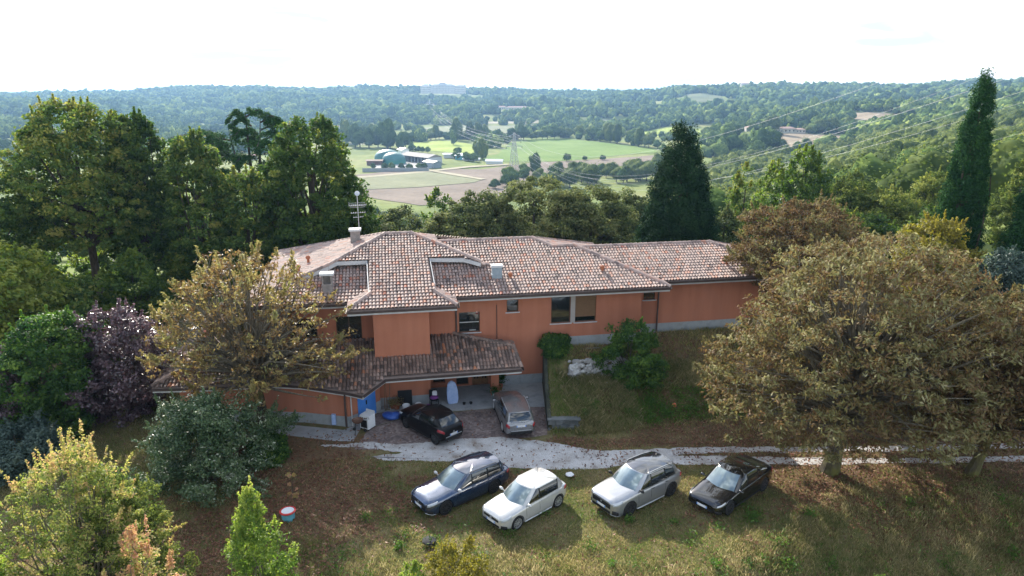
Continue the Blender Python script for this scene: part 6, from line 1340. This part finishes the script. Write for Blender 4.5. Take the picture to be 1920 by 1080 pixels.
vrow((640,270), (700,262), 9, [2,3,2], 13, 'slim tree in the row along the grey field at the left', 'slim trees by the grey field', 8)
vrow((985,263), (1105,256), 13, [1,1,0], 15, 'light green tree of the hedge behind the wide green field', 'light trees behind the green field', 5)
vrow((1105,262), (1232,279), 15, [0,1,0,3], 14, 'tree of the tall hedge along the right side of the green field', 'hedge trees right of the green field', 5)
vrow((1232,262), (1335,258), 10, [0,1], 14, 'tree beside the sunlit meadow left of the conical conifer', 'trees by the sunlit meadow', 6)
vrow((790,262), (960,262), 14, [0,3,1,0], 13, 'scattered tree between the bright meadow and the grey fields', 'scattered trees behind the farm', 14)
vrow((850,272), (850,272), 1, [2], 13, 'bushy tree with two trunks at the right end of the bright meadow', None, 0)
vrow((903,300), (890,292), 3, [3,0], 11, 'tall tree of the group left of the pylon', 'trees left of the pylon', 4)
vrow((1003,330), (1003,330), 1, [2], 10, 'tall narrow poplar right of the pylon', None, 0); vrow((985,332), (975,340), 2, [0], 12, 'shorter tree at the foot of the poplar', 'short trees at the poplar', 3)
vrow((930,352), (965,348), 4, [0,4], 13, 'dark bushy tree below the pylon', 'bushy trees below the pylon', 4)
vrow((858,298), (886,303), 5, [0,4], 9, 'small round tree at the farm sheds', 'small trees at the sheds', 3)
vrow((760,283), (800,287), 7, [0], 6.5, 'little round tree in the line behind the barn', 'little trees behind the barn', 1)
vrow((700,318), (800,318), 7, [4,0], 6, 'shrubby tree by the farm wall', 'shrubby trees at the farm wall', 2)
vrow((1030,342), (1235,318), 22, [1,4,1], 11, 'yellow-green bush in the thicket below the ploughed strip', 'thicket below the ploughed strip', 9)
vrow((1010,352), (1240,334), 24, [1,0,1], 11, 'bush in the lower part of the thicket behind the oaks', 'lower thicket behind the oaks', 10)
vrow((1130,300), (1060,303), 3, [4], 7, 'low bush at the lower edge of the wide green field', 'bushes at the field edge', 3)
vrow((1355,285), (1375,292), 2, [0], 22, 'big dark pine-like tree right of the conical conifer top', 'big dark trees by the conifer', 3); vrow((1420,296), (1450,292), 3, [0,4], 21, 'dark broad tree below the long farmhouse', 'dark trees below the farmhouse', 4)
vrow((1340,268), (1440,250), 8, [0,1], 15, 'tree in front of the left part of the long farmhouse', 'trees beside the farmhouse', 8); vrow((1510,250), (1590,244), 9, [0,0,1], 16, 'tree right of the long farmhouse at the field edge', 'trees right of the farmhouse', 6)
vrow((1460,285), (1560,283), 8, [1,4], 11, 'bush along the lower edge of the stubble field', 'bushes below the stubble field', 5)
vrow((0,300), (50,318), 6, [0], 15, 'dark tree beside the field at the far left', 'dark trees at far left', 6)
vrow((0,275), (230,258), 16, [0,1], 15, 'tree along the fields at far left under the hills', 'trees under the left hills', 14)
# trees on the near slope behind the villa, right of the conifer and between
sp_group = 'trees of the wooded slope falling away to the right'
n_ = 0
for i in range(150):
    Y0 = random.uniform(92, 250); px = random.uniform(1330, 1960) if i % 4 else random.uniform(640, 1330)
    x = (px - 960) / 1331 * Y0
    if Y0 < 125 and px < 1330: continue
    vtree(random.choice([1, 1, 0, 1]), x, Y0, random.uniform(6.5, 10.5), ('bushy slope tree ' + ('just right of the conical conifer' if px < 1480 else 'under the cables mid slope' if px < 1640 else 'under the cables left of the cypress' if px < 1790 else 'right of the cypress') + (', nearer' if Y0 < 160 else ', farther')) if px > 1330 else 'tree on the shaded slope below the villa', sp_group if px > 1330 else 'trees of the slope below the villa')
for i in range(40):
    px = random.uniform(-60, 700); Y0 = random.uniform(85, 200); vtree(random.choice([0, 1]), (px - 960) / 1331 * Y0, Y0, random.uniform(5, 8.5), 'tree on the falling slope glimpsed between the left-hand trunks', 'trees glimpsed between the left trunks')

# ---- farm with two gas domes and barn
yard_z = lambda p: p.z
def basis(o, px, py, rz=0.0): p = survey(px, py); o.location = p; o.rotation_euler = (0, 0, rz); return o
domem = mottled('green_dome_foil', (.035, .13, .13), (.06, .19, .19), .12, .5, b_s=0); shedroof = mottled('fibre_cement_roof', (.26, .24, .22), (.36, .33, .30), .15, .9, b_s=0)
for px, py, r, lb in ((727, 303, 12.5, 'larger green biogas dome behind the other at the valley farm'), (739, 307, 11, 'smaller green biogas dome in front at the valley farm')):
    e = basis(empty('gas_dome', label=lb, cat='storage dome'), px, py)
    MB().lathe([(r, 0), (r, 4)], 36).build('tank_wall', M['teal'], e); MB().lathe([(r * math.cos(a), 4.01 + r * .62 * math.sin(a)) for a in np.linspace(0, 1.5, 10)], 36).build('dome', domem, e, smooth=True)
def shed(name, px, py, L_, W_, h, rh, rz, wallm, roofm, label, cat='shed', openf=False):
    e = basis(empty(name, label=label, cat=cat), px, py, rz)
    w_ = MB()
    if openf:
        w_.box(-L_/2, L_/2, W_/2-.3, W_/2, 0, h).box(-L_/2, -L_/2+.3, -W_/2, W_/2-.3, 0, h).box(L_/2-.3, L_/2, -W_/2, W_/2-.3, 0, h)
        w_.build('wall', wallm, e)
        for k in range(9): x = -L_/2 + .6 + (L_ - 1.2) * k / 8; MB().box(x-.25, x+.25, -W_/2, -W_/2+.5, 0, h-.01).build('post', M['dirtywhite'], e)
    else: w_.box(-L_/2, L_/2, -W_/2, W_/2, 0, h).build('wall', wallm, e)
    o = 1.0; MB().hull([(-L_/2-o, -W_/2-o, h+.02), (-L_/2-o, 0, h+rh), (-L_/2-o, W_/2+o, h+.02), (-L_/2-o, 0, h+rh+.4)], [(L_/2+o, -W_/2-o, h+.02), (L_/2+o, 0, h+rh), (L_/2+o, W_/2+o, h+.02), (L_/2+o, 0, h+rh+.4)]).hull([(-L_/2+.01, -W_/2, h), (-L_/2+.01, 0, h+rh-.05), (-L_/2+.01, W_/2, h)], [(L_/2-.01, -W_/2, h), (L_/2-.01, 0, h+rh-.05), (L_/2-.01, W_/2, h)]).build('roof', roofm, e)
    return e
shed('barn', 790, 304, 46, 16, 6, 2.4, R(-48), M['dirtywhite'], shedroof, 'long open-sided cattle barn right of the gas domes', 'barn', True)
shed('silo_shed', 757, 297, 8, 8, 9, 1.5, R(-48), M['white'], M['white'], 'white tower shed between dome and barn')
shed('shed', 811, 314, 15, 9, 5, 1, R(-48), M['zinc'], M['zinc'], 'grey metal shed at the near end of the barn')
shed('shed', 851, 296, 20, 8, 4, .5, R(-5), M['dirtywhite'], M['white'], 'flat white-roofed shed among bushes right of the barn'); shed('shed', 866, 299, 12, 7, 4, .5, R(-5), M['cyan'], M['dirtywhite'], 'small pale shed beside the flat white-roofed one')
shed('polytunnel', 927, 307, 15, 6, 2.5, 1.5, R(-8), M['white'], M['white'], 'small white polytunnel standing at the field track', 'greenhouse'); shed('polytunnel', 884, 301, 16, 5, 1.6, .7, R(-3), M['white'], M['white'], 'low white polytunnel left of the other', 'greenhouse')
shed('manure_store', 703, 309, 14, 9, 4, .6, R(5), M['rust'], M['rust'], 'rust-brown heap shelter left of the gas domes')
o = MB().box(-28, 28, -.2, .2, -1, 3.2).build('farm_wall', M['plinth'], None); basis(o, 742, 322, R(4)); tag(o, 'long pale concrete wall below the gas domes', 'wall')
# long farmhouse in the right distance, villa row, monastery on the skyline
pinkroof = mottled('far_tile_roof', (.34, .21, .17), (.44, .30, .25), .2, .9, b_s=0)
def bigbuilding(name, px, py, blocks, rz, wallm, roofm, label, hip=True):
    e = basis(empty(name, label=label, cat='building'), px, py, rz)
    for (x0, x1, y0, y1, h, rh, nw, fl) in blocks:
        MB().box(x0, x1, y0, y1, -3, h).build('wall', wallm, e); ym = (y0 + y1) / 2; q = (y1 - y0) / 2 if hip else 0; o = .8
        m = MB(); pts = [(x0-o,y0-o,h),(x1+o,y0-o,h),(x1+o,y1+o,h),(x0-o,y1+o,h)]; r0 = (x0-o+q, ym, h+rh); r1 = (x1+o-q, ym, h+rh)
        m.poly([pts[0],pts[1],r1,r0]); m.poly([pts[1],pts[2],r1]); m.poly([pts[2],pts[3],r0,r1]); m.poly([pts[3],pts[0],r0]); m.poly(pts[::-1]); m.build('roof', roofm, e)
        for f in range(fl):
            for k in range(nw):
                x = x0 + (x1 - x0) * (k + .5) / nw; z = h * (f + .5) / fl; MB().box(x-.8, x+.8, y0-.06, y0+.1, z-1.0, z+1.0).build('window', M['winglass'], e)
    return e
cream = mottled('cream_wall', (.46, .42, .36), (.56, .52, .46), .15, .9, b_s=0)
bigbuilding('farmhouse', 1452, 249, [(-36,-14,0,10,6.5,2,6,2),(-14,6,-1,11,8,3,5,2),(6,26,-2,9,5.5,2.2,4,1),(26,38,-3,8,4.5,1.6,3,1)], R(-4), cream, pinkroof, 'long pink-roofed farmhouse row beyond the stubble field')
MON = bigbuilding('monastery', 831, 168.5, [(-76,-40,0,18,21,4,9,3),(-40,40,4,24,24,5,16,4),(40,76,0,18,22,4,8,3),(-14,10,8,20,30,4,4,1)], R(3), cream, mottled('grey_far_roof', (.30,.28,.27),(.4,.37,.35),.2,.9,b_s=0), 'long many-windowed monastery on the skyline above the valley')
VIL = bigbuilding('villa', 1398, 161, [(-16,16,0,12,9,3,6,2)], R(0), cream, pinkroof, 'pale villa on the right skyline among trees')
bigbuilding('hill_farm', 952, 206, [(-45,-5,0,12,7,2.5,8,1),(-5,48,-2,12,6,2.5,8,1)], R(-4), cream, pinkroof, 'long low farmstead on the terraced hillside below the skyline')
bigbuilding('cottage', 1412, 301, [(-8,8,0,8,4.5,2,3,1)], R(-12), cream, pinkroof, 'pink-roofed cottage half hidden below the dark broad trees')
bigbuilding('cottage', 632, 243, [(-12,12,0,8,5,2,4,1)], R(3), cream, pinkroof, 'whitish cottage just above the broad dark tree at left of centre')
bigbuilding('cottage', 470, 300, [(-5,5,0,6,4,1.5,2,1)], R(3), cream, pinkroof, 'pale cottage glimpsed between the cedar and the broad dark tree')
def reseat(o, px, Y, dz): x = (px - 960) / 1331 * Y; o.location = (x, Y, Hs(x, Y) + dz)
reseat(MON, 831, 2400, 8); reseat(VIL, 1398, 2300, 6)
# ---- pylon and cables
pm = mottled('galvanised_lattice', (.34,.36,.37), (.48,.50,.51), .5, .5, b_s=0, metal=.3)
def pylon(px, py, hh, label, rz=0.0, sc=1.0):
    e = basis(empty('power_pylon', label=label, cat='pylon'), px, py, rz); m = MB(); hw_ = lambda z: (3.2 * (1 - z / hh) ** 1.2 + .55) * sc; t = .19 * sc
    lv = [hh * k / 9 for k in range(10)]
    for sx_, sy_ in ((1,1),(1,-1),(-1,1),(-1,-1)): m.tube([(sx_*hw_(z), sy_*hw_(z), z) for z in lv], t, 4)
    for z0, z1 in zip(lv[:-1], lv[1:]):
        a, b = hw_(z0), hw_(z1)
        for s in (1, -1): m.tube([(-a, s*a, z0), (b, s*b, z1)], t*.6, 4).tube([(a, s*a, z0), (-b, s*b, z1)], t*.6, 4).tube([(s*a, -a, z0), (s*b, b, z1)], t*.6, 4).tube([(s*a, a, z0), (s*b, -b, z1)], t*.6, 4)
    m.build('tower', pm, e); arms = []
    for z, ln in ((hh*.68, 7), (hh*.80, 6), (hh*.92, 5)):
        for s in (-1, 1):
            MB().tube([(s*.5, 0, z), (s*ln*sc, 0, z)], t*.8, 4).tube([(s*.5, 0, z+1.6*sc), (s*ln*sc, 0, z)], t*.7, 4).build('crossarm', pm, e)
            MB().tube([(s*ln*sc, 0, z), (s*ln*sc, 0, z-1.8*sc)], .16*sc, 5).build('insulator', M['dark'], e)
            arms.append(Matrix.Translation(e.location) @ Matrix.Rotation(rz, 4, 'Z') @ Vector((s*ln*sc, 0, z-1.8*sc)))
    arms.append(Vector(e.location) + Vector((0, 0, hh))); return e, arms
p0, arms0 = pylon(964, 329, 34, 'lattice power pylon standing in the valley above the roof', R(25))
p1, arms1 = pylon(806, 214, 34, 'distant lattice pylon where the cables climb the hill', R(20), 1.3)
cable = mottled('cable_aluminium', (.26,.26,.26), (.36,.36,.36), .5, .45, b_s=0)
def span(a, b, sag, rad, label, group):
    a, b = Vector(a), Vector(b); pts = [a.lerp(b, t) - Vector((0, 0, 4 * sag * t * (1 - t))) for t in np.linspace(0, 1, 40)]
    rr_ = [rad] * 40 if not hasattr(rad, '__len__') else list(np.linspace(rad[0], rad[1], 40)); o = MB().tube(pts, rr_, 5).build('power_cable', cable, None); tag(o, label, 'cable', group)
FIT = [(6, 90, 20, 52.5, 27, 'topmost cable, crossing the right skyline first'), (4, 110, 80, 45, 33, 'second cable from the top on the right'), (5, 70, 0, 45, 30, 'third cable from the top on the right'), (2, 70, 60, 27.5, 27, 'fourth cable from the top, crossing the cypress high up'),
       (3, 110, 80, 35, 30, 'fifth cable from the top, crossing the cypress in its upper half'), (0, 200, 140, 50, 42, 'sixth cable from the top, crossing the middle of the cypress'), (1, 100, 100, 20, 27, 'lowest cable on the right above the slope wood')]
for k, x, y, z, sg, lb in FIT: span(arms0[k], (x, y, z), sg, (.045, .011), lb, 'cables from the pylon to the right')
for k in range(6): span(arms0[k], arms1[k], 16, .07, 'thin cable running from the valley pylon up to the distant one', 'cables between the two pylons')
# ---- haze over everything, top above the camera and the skyline
hz = MB().box(-9000, 9000, -80, 15500, -130, 95).build('haze', None); hm = bpy.data.materials.new('haze'); hm.use_nodes = True; t = hm.node_tree; t.nodes.clear()
ho = t.nodes.new('ShaderNodeOutputMaterial'); hv = t.nodes.new('ShaderNodeVolumePrincipled'); hv.inputs['Color'].default_value = (.36, .62, 1.0, 1); hv.inputs['Density'].default_value = .00011; hv.inputs['Anisotropy'].default_value = .35
t.links.new(hv.outputs[0], ho.inputs['Volume']); hz.data.materials.append(hm); tag(hz, kind='stuff')
